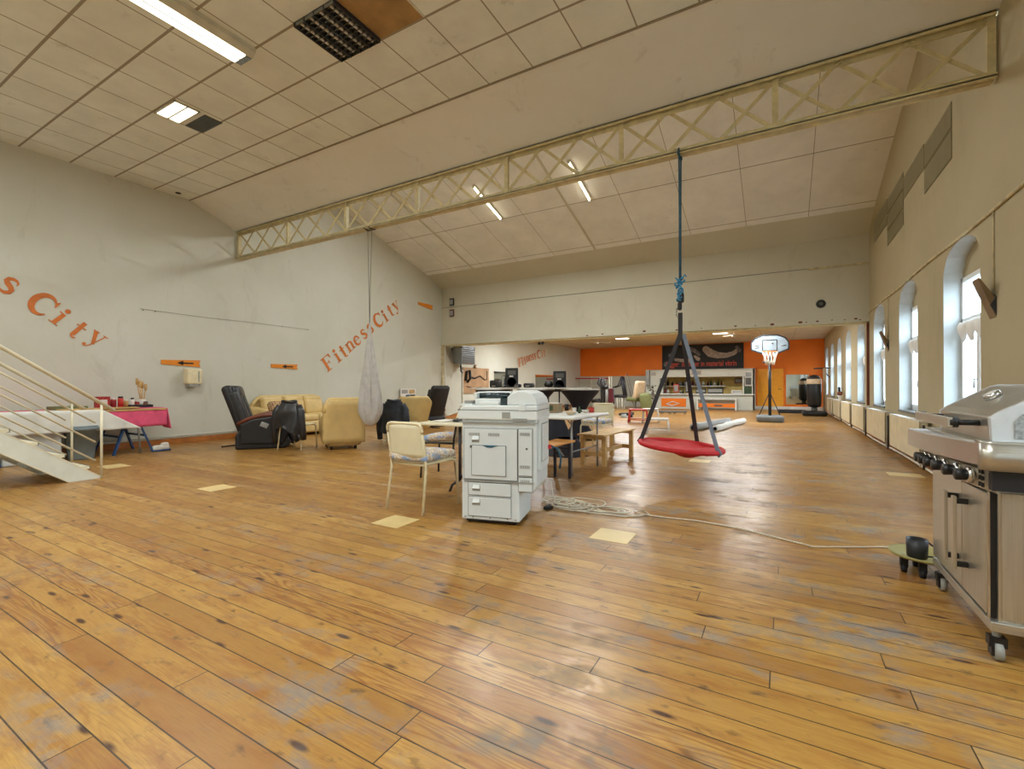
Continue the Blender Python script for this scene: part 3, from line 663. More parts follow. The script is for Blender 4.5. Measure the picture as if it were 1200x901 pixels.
# thin wire on the wall with hooks
b = MB(); b.tube([(XL+.01, 4.1, 2.62), (XL+.01, 5.2, 2.60), (XL+.01, 6.4, 2.61), (XL+.01, 7.75, 2.60)], .003, 6); [b.cyl((XL, y, 2.60), (XL+.03, y, 2.60), .008) for y in (4.15, 4.35, 7.0, 7.7)]
tag(b.build('wall_wire', 'wirecol'), 'thin dark wire strung along the left wall between hooks', 'wire')

# ------------------------------------------------------------------ staircase (descends towards the hall, parallel to the left wall)
S = thing('staircase', 'cream metal staircase with tubular railings at the left edge', 'staircase', (-7.4, 2.49, 0))
sl = .74
for x in (0, -.95):
    y_top = -3.2; z = lambda y: -sl*y
    b = MB(); b.prism([(.01, 0), (y_top, z(y_top)), (y_top, z(y_top)-.24), (-.315, 0)], x-.004, x+.004, 'x', 'stair_light')
    for off in (0, -.235):
        p = (x-.03, .01 if off == 0 else -.315, .006); q = (x-.03, y_top, z(y_top)+off); b.bar(p, q, .075, .012)
    b.build('stringer', 'stair', S)
for i in range(14):
    y = -.24-i*.232; z = .165+i*.1715
    b = MB(); b.box(-.95, -.02, y-.13, y+.13, z-.035, z, 'stair'); b.box(-.93, -.03, y+.125, y+.14, z-.04, z, 'greybase'); b.build('tread', 'stair', S)
for x in (0, -.95):
    g = (0, 1)[x < 0]; top = 0.94
    b = MB(); b.tube([(x, .13, top-.10), (x, -3.1, top+3.1*sl)], .022, 12); b.build('handrail', 'stair', S)
    for k, h in enumerate((.66, .42, .19) if x == 0 else (.66, .42, .19)):
        b = MB(); b.tube([(x, -.06, h+.035), (x, -3.1, h+3.1*sl)], .011, 8); b.build('rail', 'stair', S)
    for yy in (.0, -1.45, -2.85):
        b = MB(); b.cyl((x, yy, max(0, -sl*yy-.02)), (x, yy, top-sl*yy), .014, n=10); b.build('railing_post', 'stair', S)

# ------------------------------------------------------------------ work table with cloths at the left wall
Tb = thing('trestle_table', 'long trestle table against the left wall behind the staircase', 'table', (-9.93, 2.2, 0))
b = MB(); b.box(-.42, .42, -2.0, 1.92, .735, .765); b.build('tabletop', 'woodyellow', Tb)
for yy in (1.45, -.4):
    for s_ in (-1, 1):
        for q in (-1, 1):
            b = MB(); b.bar((s_*.30, yy+q*.03, .72), (s_*.38, yy+q*.28, .0), .035, .03); b.build('leg', 'bluemetal', Tb)
    b = MB(); b.box(-.36, .36, yy-.045, yy+.045, .69, .735); b.bar((-.35, yy+.18, .30), (.35, yy+.18, .30), .03, .03); b.bar((-.35, yy-.18, .30), (.35, yy-.18, .30), .03, .03); b.build('crossbar', 'bluemetal', Tb)
b = MB(); b.cyl((.36, 1.55, 0), (.36, 1.5, .73), .016); b.build('leg', 'greysilver', Tb)
def draped(x0, x1, y0, y1, z, drop, name, m, label, ph=0, skewf=None, yend=True):
    def fn(u, v):
        # v across: 0..1 top, front drop at x1 ; u along y
        y = y0+(y1-y0)*u
        L = (x1-x0)+drop; d = v*L
        if skewf: y = y0+(skewf(max(0, d-(x1-x0))/drop)-y0)*u
        if d < (x1-x0): return (x0+d, y, z+.004)
        k = d-(x1-x0); kk = k/drop
        return (x1+.012+.02*kk*sin(y*17+ph)+.012*kk*sin(y*41), y, z-k)
    b = MB(); b.grid(fn, 70, 22)
    if yend:
        def f2(u, v):
            x = x0+(x1-x0+.02)*u; k = v*drop*(.85+.35*u); return (x, y1+.004+.05*v*u+.015*v*sin(x*19), z-k)
        b.grid(f2, 18, 10)
    tag(b.build(name, m, solid=.005), label, 'tablecloth')
draped(-10.33, -9.535, .25, 4.13, .765, .31, 'tablecloth', 'pink', 'crumpled pink cloth draped over the trestle table end')
draped(-9.75, -9.475, .2, 3.72, .772, .33, 'tablecloth', 'whitecloth', 'off-white cloth hanging over the front of the trestle table', 2, lambda k: 3.2+.52*k, False)
f = thing('waste_bin', 'tall blue-grey bin under the trestle table beside the stair post', 'bin', (-9.62, 2.98, 0))
b = MB(); b.lathe([(.15, 0), (.16, .02), (.21, .50), (.225, .50), (.225, .53), (.2, .53), (.15, .05), (0, .04)], n=28); b.build('bucket', 'binblue', f)
b = MB(); b.lathe([(.226, .46), (.235, .47), (.235, .5), (.226, .51)], n=28); b.build('rim', 'binblue', f)
f = thing('storage_crate', 'large pale storage crate under the table behind the stair treads', 'crate', (-9.85, 2.42, 0))
b = MB(); b.box(-.28, .28, -.32, .32, 0, .5); b.build('body', 'copier', f, bevel=.02); b = MB(); b.box(-.29, .29, -.33, .33, .5, .53); b.build('lid', 'copier2', f, bevel=.01)
for i, (x, y, m) in enumerate(((-9.75, 1.55, 'bluecloth'), (-9.8, 1.0, 'leather'))):
    b = MB(); b.soft((x, y, .17), (.45, .42, .33), .1, 4, (0, 0, .3*i)); b.tube([(x+.2, y-.1, .3), (x+.26, y, .42), (x+.2, y+.1, .3)], .012); tag(b.build('cloth_bag', m), ['dark blue cloth bag under the table behind the stairs', 'black cloth bag under the table at the frame edge'][i], 'bag')
zt_ = .776
def onwall(px, py, X, z): p = pz(px, py, z); return p
# table-top clutter
f = thing('box', 'red printed box on the pink cloth, left of the jars', 'box', (-9.96, 3.36, zt_)); b = MB(); b.box(-.06, .06, -.09, .09, 0, .2); b.build('carton', 'cardred', f); b = MB(); b.box(.061, .063, -.05, .05, .05, .15); b.build('printed_label', 'cardwhite', f)
for i, (y, h, r, m) in enumerate(((3.52, .17, .04, 'cardred'), (3.61, .20, .04, 'redmetal'), (3.70, .14, .035, 'woodyellow'), (3.78, .17, .03, 'cardwhite'), (3.86, .12, .035, 'cardred'), (3.98, .10, .035, 'armwood'))):
    f = thing('jar', ['red lidded paint jar beside the red box', 'tallest red paint jar on the table', 'short yellow jar on the table', 'white narrow jar on the table', 'small red jar near the dark tray', 'small brown jar beside the brush pot'][i], 'jar', (-9.98+.03*(i % 2), y, zt_), group=None)
    b = MB(); b.lathe([(r, 0), (r, h*.8), (r*.8, h*.86)], n=16); b.build('glass_body', m, f); b = MB(); b.lathe([(r*.85, h*.84), (r*.85, h), (0, h)], n=16); b.build('lid', 'ink' if i % 2 else 'cardwhite', f)
b = MB(); b.box(-10.02, -9.86, 3.72, 4.06, zt_, zt_+.045); b.box(-10.0, -9.88, 3.74, 4.04, zt_+.03, zt_+.05, 'seam'); tag(b.build('paint_tray', 'black'), 'dark tray in front of the brush pot on pink cloth', 'tray')
f = thing('brush_pot', 'pot of tall wooden brushes standing at the table end', 'brush pot', (-10.08, 3.98, zt_)); b = MB(); b.lathe([(.05, 0), (.055, .14), (.045, .14), (.04, .02), (0, .02)], n=16); b.build('pot', 'cardwhite', f)
for i, (dx, dy, h) in enumerate(((-.02, -.07, .48), (.02, -.04, .44), (0, .05, .38), (-.03, .01, .42))):
    b = MB(); b.cyl((0, dy*.2, .03), (dx, dy, h-.06), .007, .009, 8, 'pine'); b.soft((dx, dy*1.03, h-.02), (.03, .045, .12), .012, 2, m='woodyellow'); b.build('brush', 'pine', f)
b = MB(); b.obox((-9.62, 3.22, zt_+.012), (.22, 1.0, .02), (0, 0, .05)); tag(b.build('wooden_board', 'woodyellow'), 'long yellow wooden board on the front edge of the table', 'board')
b = MB(); b.obox((-9.9, 2.9, zt_+.03), (.3, .4, .05), (0, 0, .1)); tag(b.build('box', 'green'), 'flat dark green box lying on the table behind the board', 'box')
f = thing('shoe', 'white and blue shoe on the floor beside the trestle leg', 'shoe', (-9.55, 4.05, 0)); b = MB(); b.soft((0, 0, .06), (.1, .26, .10), .04, 3); b.soft((0, .06, .1), (.09, .13, .1), .04, 3); b.build('upper', 'cardwhite', f); b = MB(); b.soft((0, 0, .015), (.11, .28, .03), .012, 2); b.build('sole', 'bluemetal', f)

# ------------------------------------------------------------------ massage chair
def massage_chair(label, loc, rz):
    f = thing('massage_chair', label, 'armchair', loc, rz, None)
    b = MB(); b.prism([(-.42, .0), (.42, 0), (.50, .10), (.40, .30), (.15, .40), (-.3, .42), (-.42, .25)], -.33, .33, 'y'); b.build('base', 'black', f, bevel=.03)
    # reclined back: padded shell
    tilt = R(-19)
    b = MB(); b.soft((-.44, 0, .72), (.17, .62, .92), .07, 4, (0, tilt, 0)); b.build('back_shell', 'black', f)
    bk = MB()
    for s_ in (-1, 1):
        bk.soft((-.35, s_*.14, .75), (.15, .2, .84), .07, 4, (0, tilt, 0)); 
    bk.soft((-.35, .27, .70), (.16, .1, .74), .05, 4, (0, tilt, 0)); bk.soft((-.35, -.27, .70), (.16, .1, .74), .05, 4, (0, tilt, 0)); bk.build('backrest_pad', 'leather', f)
    b = MB(); b.soft((-.44, 0, 1.04), (.17, .44, .24), .08, 4, (0, tilt, 0)); b.build('head_pad', 'leather', f)
    b = MB(); b.soft((.08, 0, .45), (.62, .46, .16), .07, 4, puff=.02); b.build('seat_pad', 'leather', f)
    b = MB(); [b.soft((.50, s_*.12, .26), (.20, .2, .40), .07, 4, (0, R(-22), 0)) for s_ in (-1, 1)]; b.build('leg_rest', 'leather', f)
    for s_ in (-1, 1):
        b = MB(); b.prism([(-.34, .10), (.38, .08), (.50, .36), (.46, .54), (.2, .60), (-.12, .56), (-.34, .46)], s_*.34-.035, s_*.34+.035, 'y'); b.build('side_panel', 'black', f, bevel=.03)
        b = MB(); b.tube([(-.38, s_*.34, .46), (-.2, s_*.34, .56), (.02, s_*.34, .62), (.28, s_*.34, .62), (.46, s_*.34, .55), (.53, s_*.34, .44)], [.03, .035, .038, .038, .035, .028], 10); b.build('armrest', 'armwood', f)
        b = MB(); b.soft((.06, s_*.38, .44), (.13, .012, .09), .02, 3, (0, R(25), 0)); b.build('badge', 'greysilver', f)
    b = MB(); b.tube([(-.42, .3, .03), (-.6, .32, .012), (-.74, .2, .012)], .012); b.build('power_cable', 'rubber', f)
    return f
massage_chair('black leather massage chair with brown armrests left of the sofa', (-8.50, 5.30, 0), R(50))
massage_chair('second black massage chair against the wall by the corner', (-8.75, 10.3, 0), R(172))

# ------------------------------------------------------------------ cream sofa, armchairs
def upholstered(name, label, cat, loc, rz, w, n):
    f = thing(name, label, cat, loc, rz)          # faces local +x, width along y
    b = MB(); b.soft((0, 0, .20), (.78, w-.1, .28), .06, 4); [b.cyl((sx*.3, sy*(w/2-.14), 0), (sx*.3, sy*(w/2-.14), .08), .025, m='black') for sx in (-1, 1) for sy in (-1, 1)]; b.build('base', 'creamleather', f)
    sw = (w-.34)/n
    for i in range(n):
        y = -(w-.34)/2+sw*(i+.5)
        b = MB(); b.soft((.08, y, .40), (.62, sw-.01, .16), .06, 4, puff=.025); b.build('seat_cushion', 'creamleather', f)
        b = MB(); b.soft((-.24, y, .64), (.2, sw-.005, .40), .08, 4, (0, R(-12), 0)); b.soft((-.31, y, .83), (.2, sw+.0, .16), .075, 4, (0, R(-12), 0)); b.build('back_cushion', 'creamleather', f)
    def bk(u, v):
        y = (u-.5)*w; e = abs(u-.5)*2; top = .90-.10*max(0, (e-.72)/.28)**2*2.2; z = .12+(top-.12)*v
        return (-.40-.05*v+.05*max(0, (e-.8)/.2)**2, y*(1-.02*(1-v)), z)
    b = MB(); b.grid(bk, 28, 8); b.build('back_panel', 'creamleather', f, solid=.07)
    b = MB(); b.tube([(-.42+.02*0, (u-.5)*w*.97, .90-.10*max(0, (abs(u-.5)*2-.72)/.28)**2*2.2) for u in [i/24 for i in range(25)]], .045, 10); b.build('top_roll', 'creamleather', f)
    for s_ in (-1, 1):
        def arm(u, v):
            a = 2*pi*u; t = v; x = -.40+.80*t; zc = .60-.14*t**1.5; r1 = .085; hh = .25
            yy = s_*(w/2-.09)+cos(a)*r1; zz = zc+sin(a)*r1 if sin(a) > 0 else zc+sin(a)*(zc-.06)
            return (x, yy, zz)
        b = MB(); b.grid(arm, 20, 10, close_u=True); b.add([arm(i/20, 1) for i in range(20)], [tuple(range(20))], None, True); b.build('arm', 'creamleather', f)
    return f
upholstered('sofa', 'cream leather three-seat sofa against the left wall', 'sofa', (-9.98, 7.12, 0), 0, 1.92, 3)
upholstered('armchair', 'cream leather armchair seen from behind, left of the hanging cloth', 'armchair', (-7.20, 6.0, 0), R(149), .70, 1)
q = pY(490, 490, 7.3)
f = thing('recliner', 'slim cream leather recliner back in front of the small black chair', 'armchair', (q.x, 7.3, 0), R(118))
b = MB(); b.grid(lambda u, v: (-.22-.13*v-.07*abs(2*u-1)**2*-1, (u-.5)*(.36+.30*min(1, v*1.25))*(1-.25*max(0, v-.85)/.15), .34+.60*v), 16, 14); b.build('backrest', 'creamleather', f, solid=.12)
b = MB(); b.soft((.04, 0, .36), (.50, .44, .15), .06, 4, puff=.02); b.build('seat_cushion', 'creamleather', f)
b = MB(); b.cyl((0, 0, .04), (0, 0, .30), .035); [b.obox((cos(a)*.14, sin(a)*.14, .02), (.28, .05, .03), (0, 0, a)) for a in (0, 1.257, 2.513, 3.77, 5.027)]; b.build('pedestal', 'black', f)
b = MB(); b.soft((-9.55, 6.27, .62), (.16, .44, .42), .08, 4, (0, R(-18), .25), puff=0); tag(b.build('cushion', 'pattern'), 'dark red patterned cushion on the left of the cream sofa', 'cushion')
# poster board
f = thing('picture_board', 'white board with colourful pictures leaning on the left wall', 'picture', (XL+.06, 11.35, .05)); b = MB(); b.box(0, .02, -.36, .36, .35, 1.02); b.build('board', 'cardwhite', f)
b = MB(); b.box(.021, .024, -.30, -.03, .86, .98, 'greysilver'); b.box(.021, .024, .03, .30, .86, .98, 'woodyellow'); b.box(.021, .024, -.3, -.0, .40, .62, 'redmetal'); b.box(.021, .024, -.12, .06, .6, .82, 'bluemetal'); b.box(.021, .024, .08, .32, .5, .82, 'leather'); b.build('printed_pictures', 'cardred', f)
b = MB(); b.box(-.02, .0, -.3, -.26, 0, .4); b.box(-.02, .0, .26, .3, 0, .4); b.build('stand_leg', 'pine', f)

# ------------------------------------------------------------------ white stacking chairs
def seat_cushion(b):
    b.soft((0, -.02, .498), (.46, .47, .07), .034, 3, puff=.03)
def stack_chair(label, loc, rz, frame_m='cream_metal', cushion=None, panel='tabletop', group=None):
    f = thing('stacking_chair', label, 'chair', loc, rz, group)      # faces local +y, back at -y
    for s_ in (-1, 1):
        x = s_*.215
        b = MB(); b.tube([(x+s_*.012, .235, 0), (x, .215, .40), (x, .19, .435), (x, .12, .445), (x, -.22, .445)], .0125, 10); b.build('leg', frame_m, f)
        b = MB(); b.tube([(x+s_*.012, -.27, 0), (x, -.215, .40), (x, -.225, .52), (x, -.27, .76)], .0125, 10); b.build('leg', frame_m, f)
    b = MB(); b.tube([(-.215, -.262, .72), (-.213, -.272, .775), (-.195, -.277, .803), (-.16, -.279, .812), (.16, -.279, .812), (.195, -.277, .803), (.213, -.272, .775), (.215, -.262, .72)], .0135, 10); b.build('back_frame', frame_m, f)
    for y_ in (.2, -.2): b = MB(); b.tube([(-.215, y_, .43), (.215, y_, .43)], .011); b.build('seat_rail', frame_m, f)
    b = MB(); b.grid(lambda u, v: ((u-.5)*.415, -.235-.035*v-.012*(1-(2*u-1)**2), .50+.30*v), 12, 8); b.build('backrest', panel, f, solid=.012)
    b = MB(); b.grid(lambda u, v: ((u-.5)*.42, -.22+.43*v, .452+.01*((2*u-1)**2)-.012*max(0, v-.8)), 10, 10); b.build('seat', panel, f, solid=.014)
    if cushion:
        c = MB(); seat_cushion(c); o = c.build('seat_cushion', cushion); o.location = loc; o.rotation_euler = (0, 0, rz+R(3))
        return f, o
    return f, None
ch, cu = stack_chair('cream stacking chair with floral cushion beside the photocopier', (-2.965, 3.455, 0), R(-2), cushion='floral')
tag(cu, 'floral cushion on the cream chair nearest the photocopier', 'cushion')
ch2, cu = stack_chair('cream stacking chair hidden behind the photocopier under the small table', (-3.72, 4.75, 0), R(100), cushion='floral'); tag(cu, 'floral cushion on the chair behind the dark-legged table', 'cushion')
for c in list(children(ch2)):
    if c.name.startswith(('leg',)): c.data.materials[0] = M['darkmetal']
ch3, cu = stack_chair('white stacking chair with blue cushion beyond the wooden bench', (-2.95, 8.25, 0), R(172), cushion='floral'); tag(cu, 'blue and white cushion on the chair beyond the wooden bench', 'cushion')
stack_chair('white-legged chair under the black leather jacket by the sofa', (-7.70, 5.46, 0), R(22))
stack_chair('white-legged chair under the dark denim jacket', (-6.35, 6.75, 0), R(8))
stack_chair('white-legged chair hidden behind the hanging grey cloth', (-6.95, 7.15, 0), R(60))

def jacket(label, loc, rz, m, w=.56, seed=0):
    rnd = random.Random(seed); f = thing('jacket', label, 'jacket', loc, rz)
    def body(u, v):      # u around, v down ; hung over chair back at y=-.27
        a = 2*pi*u; z = .86-(.52+.06*sin(a+seed))*v; wv = w/2*(.62+.38*min(1, v*3.2)); th = .05+.05*min(1, v*3)+.02*v
        fold = .028*sin(a*3+seed+v*4)*v+.014*sin(a*8+seed*2+v*2)*v
        x = cos(a)*(wv+fold); y = -.27+sin(a)*(th+fold)
        if v > .92: z += .03*sin(a*3+seed)
        return (x, y, z)
    b = MB(); b.grid(body, 48, 18, close_u=True); b.add([body(i/48, 0) for i in range(48)], [tuple(range(48))], None, True); b.build('body', m, f)
    for s_ in (-1, 1):
        b = MB(); pts = [(s_*w*.36, -.27, .80), (s_*w*.47, -.29, .70), (s_*w*.53, -.31, .52), (s_*w*.55, -.29, .34), (s_*w*.54, -.27, .20 if s_ > 0 else .14)]
        b.tube(pts, [.055, .065, .06, .055, .05], 12); b.build('sleeve', m, f)
    b = MB(); b.tube([(cos(R(a))*.13, -.27+sin(R(a))*.07, .875+.01*sin(R(a*2))) for a in range(0, 360, 20)], .022, 8, closed=True); b.build('collar', m, f)
    return f
jacket('black leather jacket hung over a chair in front of the sofa', (-7.70, 5.46, 0), R(22), 'leather', .50, 1)
jacket('dark denim jacket hung over a chair right of the hanging cloth', (-6.35, 6.75, 0), R(8), 'bluecloth', .58, 4)

# ------------------------------------------------------------------ hanging aerial cloth
f = thing('hanging_cloth', 'silver grey aerial cloth hanging from the truss on two thin cords', 'hanging cloth', (-6.38, 5.95, 0))
def cloth(u, v):
    a = 2*pi*u; z = 2.28-1.84*v
    k = v**.9; q_ = min(1, k/.84); prof = .014+.25*(q_**1.15*(1-.12*q_**6))
    if v > .80: prof *= math.sqrt(max(0.004, 1-((v-.80)/.205)**2))
    fold = 1+(.13*sin(a*3+.8+v)+.10*sin(a*7+v*5)+.05*sin(a*13-v*6))*min(1, v*1.8)*(1 if v < .9 else .6)
    return (cos(a)*prof*fold+.02*v, sin(a)*prof*.62*fold, z)
b = MB(); b.grid(cloth, 72, 44, close_u=True); b.add([cloth(i/72, 1) for i in range(72)], [tuple(range(72))], None, True); b.build('cloth', 'greycloth', f)
b = MB(); b.tube([(-.05, 0, zb), (-.03, .01, 3.0), (0, 0, 2.25)], .005, 6); b.tube([(.06, 0, zb), (.03, -.01, 3.0), (0, 0, 2.25)], .005, 6); b.build('cord', 'seam', f)
b = MB(); b.tube([(-.05, -.08, zb+.0), (-.05, 0, zb-.03), (-.05, .08, zb)], .012); b.tube([(.06, -.08, zb+.0), (.06, 0, zb-.03), (.06, .08, zb)], .012); b.build('sling', 'black', f)

# ------------------------------------------------------------------ red disc swing
f = thing('disc_swing', 'red fabric disc swing hanging from the truss on dark straps', 'swing', (-1.06, 5.95, 0))
SR = .475
b = MB()
b.grid(lambda u, v: ((cos(2*pi*u)*SR*v), sin(2*pi*u)*SR*v, .415-.035*(1-v*v)+.012*sin(2*pi*u*5)*v-.04*cos(2*pi*u)*v), 40, 10, close_u=True)
b.build('seat_cloth', 'red', f, solid=.01)
b = MB(); b.tube([(cos(R(a))*SR, sin(R(a))*SR, .415-.04*cos(R(a))) for a in range(0, 360, 9)], .028, 10, closed=True); b.build('ring', 'red', f)
b = MB(); b.grid(lambda u, v: (cos(2*pi*u)*SR*.95*(1-v*.35), sin(2*pi*u)*SR*.95*(1-v*.35), .40-.04*cos(2*pi*u)-.05*v-.02*v*sin(u*2*pi*4)), 40, 4, close_u=True); b.build('underside', 'red', f)
apex = Vector((0.02, 0, 1.78))
for a, m, w_ in ((182, 'strap', .05), (75, 'strap', .05), (-22, 'strapgrey', .045), (-105, 'strap', .03)):
    if a == -105: continue
    p = Vector((cos(R(a))*SR, sin(R(a))*SR, .43-.04*cos(R(a))))
    b = MB(); b.bar(apex+Vector((cos(R(a))*.02, 0, 0)), p, w_, .006, up=(sin(R(a)), -cos(R(a)), 0) if False else (0, 1, 0)); b.tube([p+Vector((0, 0, .03)), p*1.0+Vector((cos(R(a))*.035, sin(R(a))*.035, -.02)), p+Vector((0, 0, -.05))], .018, 8); b.build('strap', m, f)
b = MB(); b.bar((0, 0, 1.70), (0, 0, 2.04), .05, .02, 'strap', up=(0, 1, 0)); b.tube([(-.04, 0, 2.1), (-.05, 0, 2.02), (-.02, 0, 1.97), (0, 0, 2.04)], .008, m='chrome'); b.soft((.01, 0, 2.22), (.07, .05, .12), .02); b.soft((-.005, 0, 2.12), (.05, .05, .1), .02, m='strap'); b.build('swivel', 'black', f)
b = MB(); b.tube([(-.012, 0, 4.06), (-.008, .01, 3.3), (-.006, 0, 2.42)], .010, 8); b.tube([(.012, 0, 3.95), (.010, -.01, 3.3), (.006, 0, 2.42)], .010, 8); b.tube([(0, -.09, zb+.02), (0, -.1, zb-.02), (0, 0, zb-.04), (0, .1, zb-.02), (0, .09, zb+.02)], .014, 8); b.build('rope', 'rope', f)
b = MB(); rn = random.Random(3)
for i in range(9):
    c = Vector((rn.uniform(-.02, .02), 0, 2.20+i*.032)); b.tube([c+Vector((cos(t)*.035*(1.2 if i > 5 else .8), sin(t)*.03, .015*sin(t*2+i))) for t in [k*2*pi/10 for k in range(10)]], .010, 6, closed=True)
b.tube([(.0, 0, 2.45), (.06, 0, 2.50), (.07, 0, 2.47)], .009, 6); b.build('knot', 'knot', f)

# ------------------------------------------------------------------ photocopier
K = thing('photocopier', 'large grey-white office photocopier standing on the floorboards', 'photocopier', (-2.33, 3.19, 0), math.atan2(.13, .50))
b = MB(); b.box(0, .50, .0, .42, .035, .36); b.build('base_cabinet', 'copier', K, bevel=.008)
b = MB()
for x in (.05, .45):
    for y in (.05, .37): b.cyl((x-.012, y, .02), (x+.012, y, .02), .02, n=12)
b.box(.03, .47, .03, .39, .012, .04); b.build('caster', 'black', K)
def panel(name, x0, x1, z0, z1, y=-.006, m='copier', handle=None, t=.006):
    b = MB(); b.box(x0-.003, x1+.003, y+.001, y+t+.004, z0-.003, z1+.003); b.build('shadow_gap', 'seam', K)
    b = MB(); b.box(x0, x1, y-.002, y+t, z0, z1); o = b.build(name, m, K, bevel=.004)
    if handle:
        hx, hz, hw, hh = handle; b = MB(); b.box(hx, hx+hw, y-.004, y, hz, hz+hh, 'slot'); b.prism([(y-.016, hz+hh*.45), (y-.004, hz+hh), (y-.004, hz+hh*.35)], hx+.004, hx+hw-.004, 'x', 'copier2'); b.build('handle', 'slot', o)
    return o
panel('paper_drawer', .06, .43, .065, .225, handle=(.095, .155, .07, .055))
panel('paper_drawer', .06, .43, .240, .345, handle=(.095, .275, .07, .05))
b = MB(); b.prism([(0, .36), (.50, .36), (.50, .28), (.615, .28), (.645, .34), (.645, .955), (0, .955)], .0, .46, 'y'); b.build('main_body', 'copier', K, bevel=.012)
# side faces of the base read paler
panel('front_door', .025, .485, .375, .795, y=-.012, handle=(.095, .68, .065, .055))
panel('toner_cover', .095, .39, .41, .655, y=-.022)
b = MB(); b.prism([(.19, .66), (.235, .642), (.275, .642), (.32, .66)], -.03, -.018, 'y'); b.build('finger_recess', 'rope', K)
panel('side_column', .495, .61, .42, .80, y=-.010)
panel('waste_cover', .495, .61, .29, .405, y=-.008)
b = MB()
for i in range(9): b.box(.07+i*.011, .076+i*.011, -.0165, -.0135, .735, .76)
for i in range(9): b.box(.24+i*.011, .246+i*.011, -.0165, -.0135, .735, .76)
for i in range(7): b.box(.51+i*.012, .517+i*.012, -.0155, -.0125, .745, .77)
for i in range(7): b.box(.51+i*.012, .517+i*.012, -.0155, -.0125, .48, .505)
for i in range(6): b.box(.515+i*.013, .522+i*.013, -.0135, -.0105, .36, .385)
b.build('vent_slots', 'slot', K)
b = MB(); b.box(.02, .62, -.016, .0, .358, .368); b.build('bumper_strip', 'slot', K)
b = MB(); b.box(-.004, .0, .01, .03, .46, .56, 'seam'); b.box(.08, .10, -.024, -.02, .635, .655, 'seam'); b.cyl((.565, -.012, .64), (.565, -.018, .64), .008, m='seam'); b.cyl((.25, -.004, .89), (.25, .0, .89), .006, m='seam'); b.cyl((.25, -.004, .925), (.25, .0, .925), .006, m='seam'); b.cyl((.05, -.004, .87), (.05, .0, .87), .006, m='seam')
for x in (.03, .10, .25, .40, .47): b.cyl((x, -.003, .055), (x, .0, .055), .005, m='seam')
b.build('screw_and_latch', 'seam', K)
b = MB(); b.box(-.02, .645, -.02, .47, .845, .852, 'slot'); b.build('seam_line', 'slot', K)
# upper deck
b = MB(); b.prism([(-.03, .87), (-.03, .93), (.02, .985), (.30, .99), (.655, .99), (.655, .87)], -.02, .50, 'y'); b.build('scanner_deck', 'copier2', K, bevel=.01)
b = MB(); b.box(-.032, .657, -.022, .502, .948, .953); b.build('deck_seam', 'seam', K)
b = MB(); b.box(.11, .36, .02, .44, .99, 1.045); b.box(.15, .33, -.005, .05, .985, 1.02); b.build('feed_tray', 'copier2', K, bevel=.01)
b = MB(); b.tube([(.13, .1, 1.068), (.39, .1, 1.068)], .026, 14); b.tube([(.13, .1, 1.068), (.39, .1, 1.068)], .028, 12, 'rope') if False else None; b.box(.34, .40, .0, .12, .985, 1.05); b.build('feed_roller_cover', 'darkglass', K)
b = MB(); b.box(.10, .40, .10, .46, 1.085, 1.10); b.box(.10, .13, .02, .1, 1.045, 1.095); b.build('document_tray', 'copier2', K, bevel=.006)
b = MB(); b.prism([(.385, .99), (.39, 1.03)]+[(.515+.135*cos(a), 1.0+.115*sin(a)) for a in [R(150), R(125), R(100), R(75), R(50), R(25), R(5)]]+[(.652, .99)], .0, .47, 'y'); b.build('document_feeder', 'copier2', K, bevel=.012)
b = MB(); b.box(.42, .47, -.026, -.0, .90, .97, 'woodyellow') if False else None; b.box(.36, .43, -.024, -.02, .885, .935, 'slot'); b.box(.45, .57, -.024, -.02, .86, .885, 'slot'); b.box(.505, .56, -.03, -.0, .95, 1.0, 'copier2'); b.build('control_panel', 'slot', K)
b = MB(); b.box(-.03, .085, .02, .3, .985, 1.0, 'copier2'); b.box(.0, .07, .06, .2, 1.0, 1.025, 'slot'); b.build('side_shelf', 'copier2', K)
# right side details
b = MB(); b.box(.645, .662, .06, .42, .46, .90); b.box(.662, .668, .10, .36, .52, .84, 'slot'); b.box(.667, .674, .11, .35, .53, .83, 'copier2'); b.build('side_door', 'copier2', K, bevel=.006)
b = MB(); b.box(.662, .69, .33, .40, .60, .63); b.build('red_tag', 'red', K)
b = MB(); b.tube([(.66, .44, .62), (.73, .5, .58), (.76, .5, .5), (.75, .49, .40)], .009); b.build('side_hose', 'rope', K)

# ------------------------------------------------------------------ small table with dark folding legs, left of the copier
t = thing('folding_table', 'cream-topped folding table with dark legs between chair and photocopier', 'table', (-3.02, 4.35, 0), R(4))
b = MB(); b.box(-.60, .42, -.30, .34, .71, .735); b.build('tabletop', 'tabletop', t, bevel=.008)
for x in (-.02,):
    pass
for yy in (-.2, .24):
    b = MB(); b.cyl((-.05, yy, .12), (-.05, yy, .71), .016); b.tube([(-.05, yy, .16), (-.05, yy, .12), (-.11, yy-.06, .07), (-.13, yy-.08, .0)], .015); b.build('leg', 'darkmetal', t)
b = MB(); b.tube([(-.05, -.2, .16), (.38, -.2, .16)], .014); b.tube([(-.05, -.2, .14), (-.05, .24, .14)], .014); b.build('stretcher', 'darkmetal', t)
for yy in (-.2, .24):
    b = MB(); b.cyl((.38, yy, 0), (.38, yy, .71), .016); b.build('leg', 'darkmetal', t)
b = MB(); b.soft((-3.12, 4.42, .75), (.34, .2, .03), .01, 2, (0, 0, .2)); tag(b.build('laptop_sleeve', 'black'), 'flat black case lying on the cream-topped table', 'case')
b = MB(); b.soft((-3.38, 4.3, .745), (.16, .2, .02), .006, 2); tag(b.build('booklet', 'cardwhite'), 'pale booklet on the left of the cream-topped table', 'booklet')

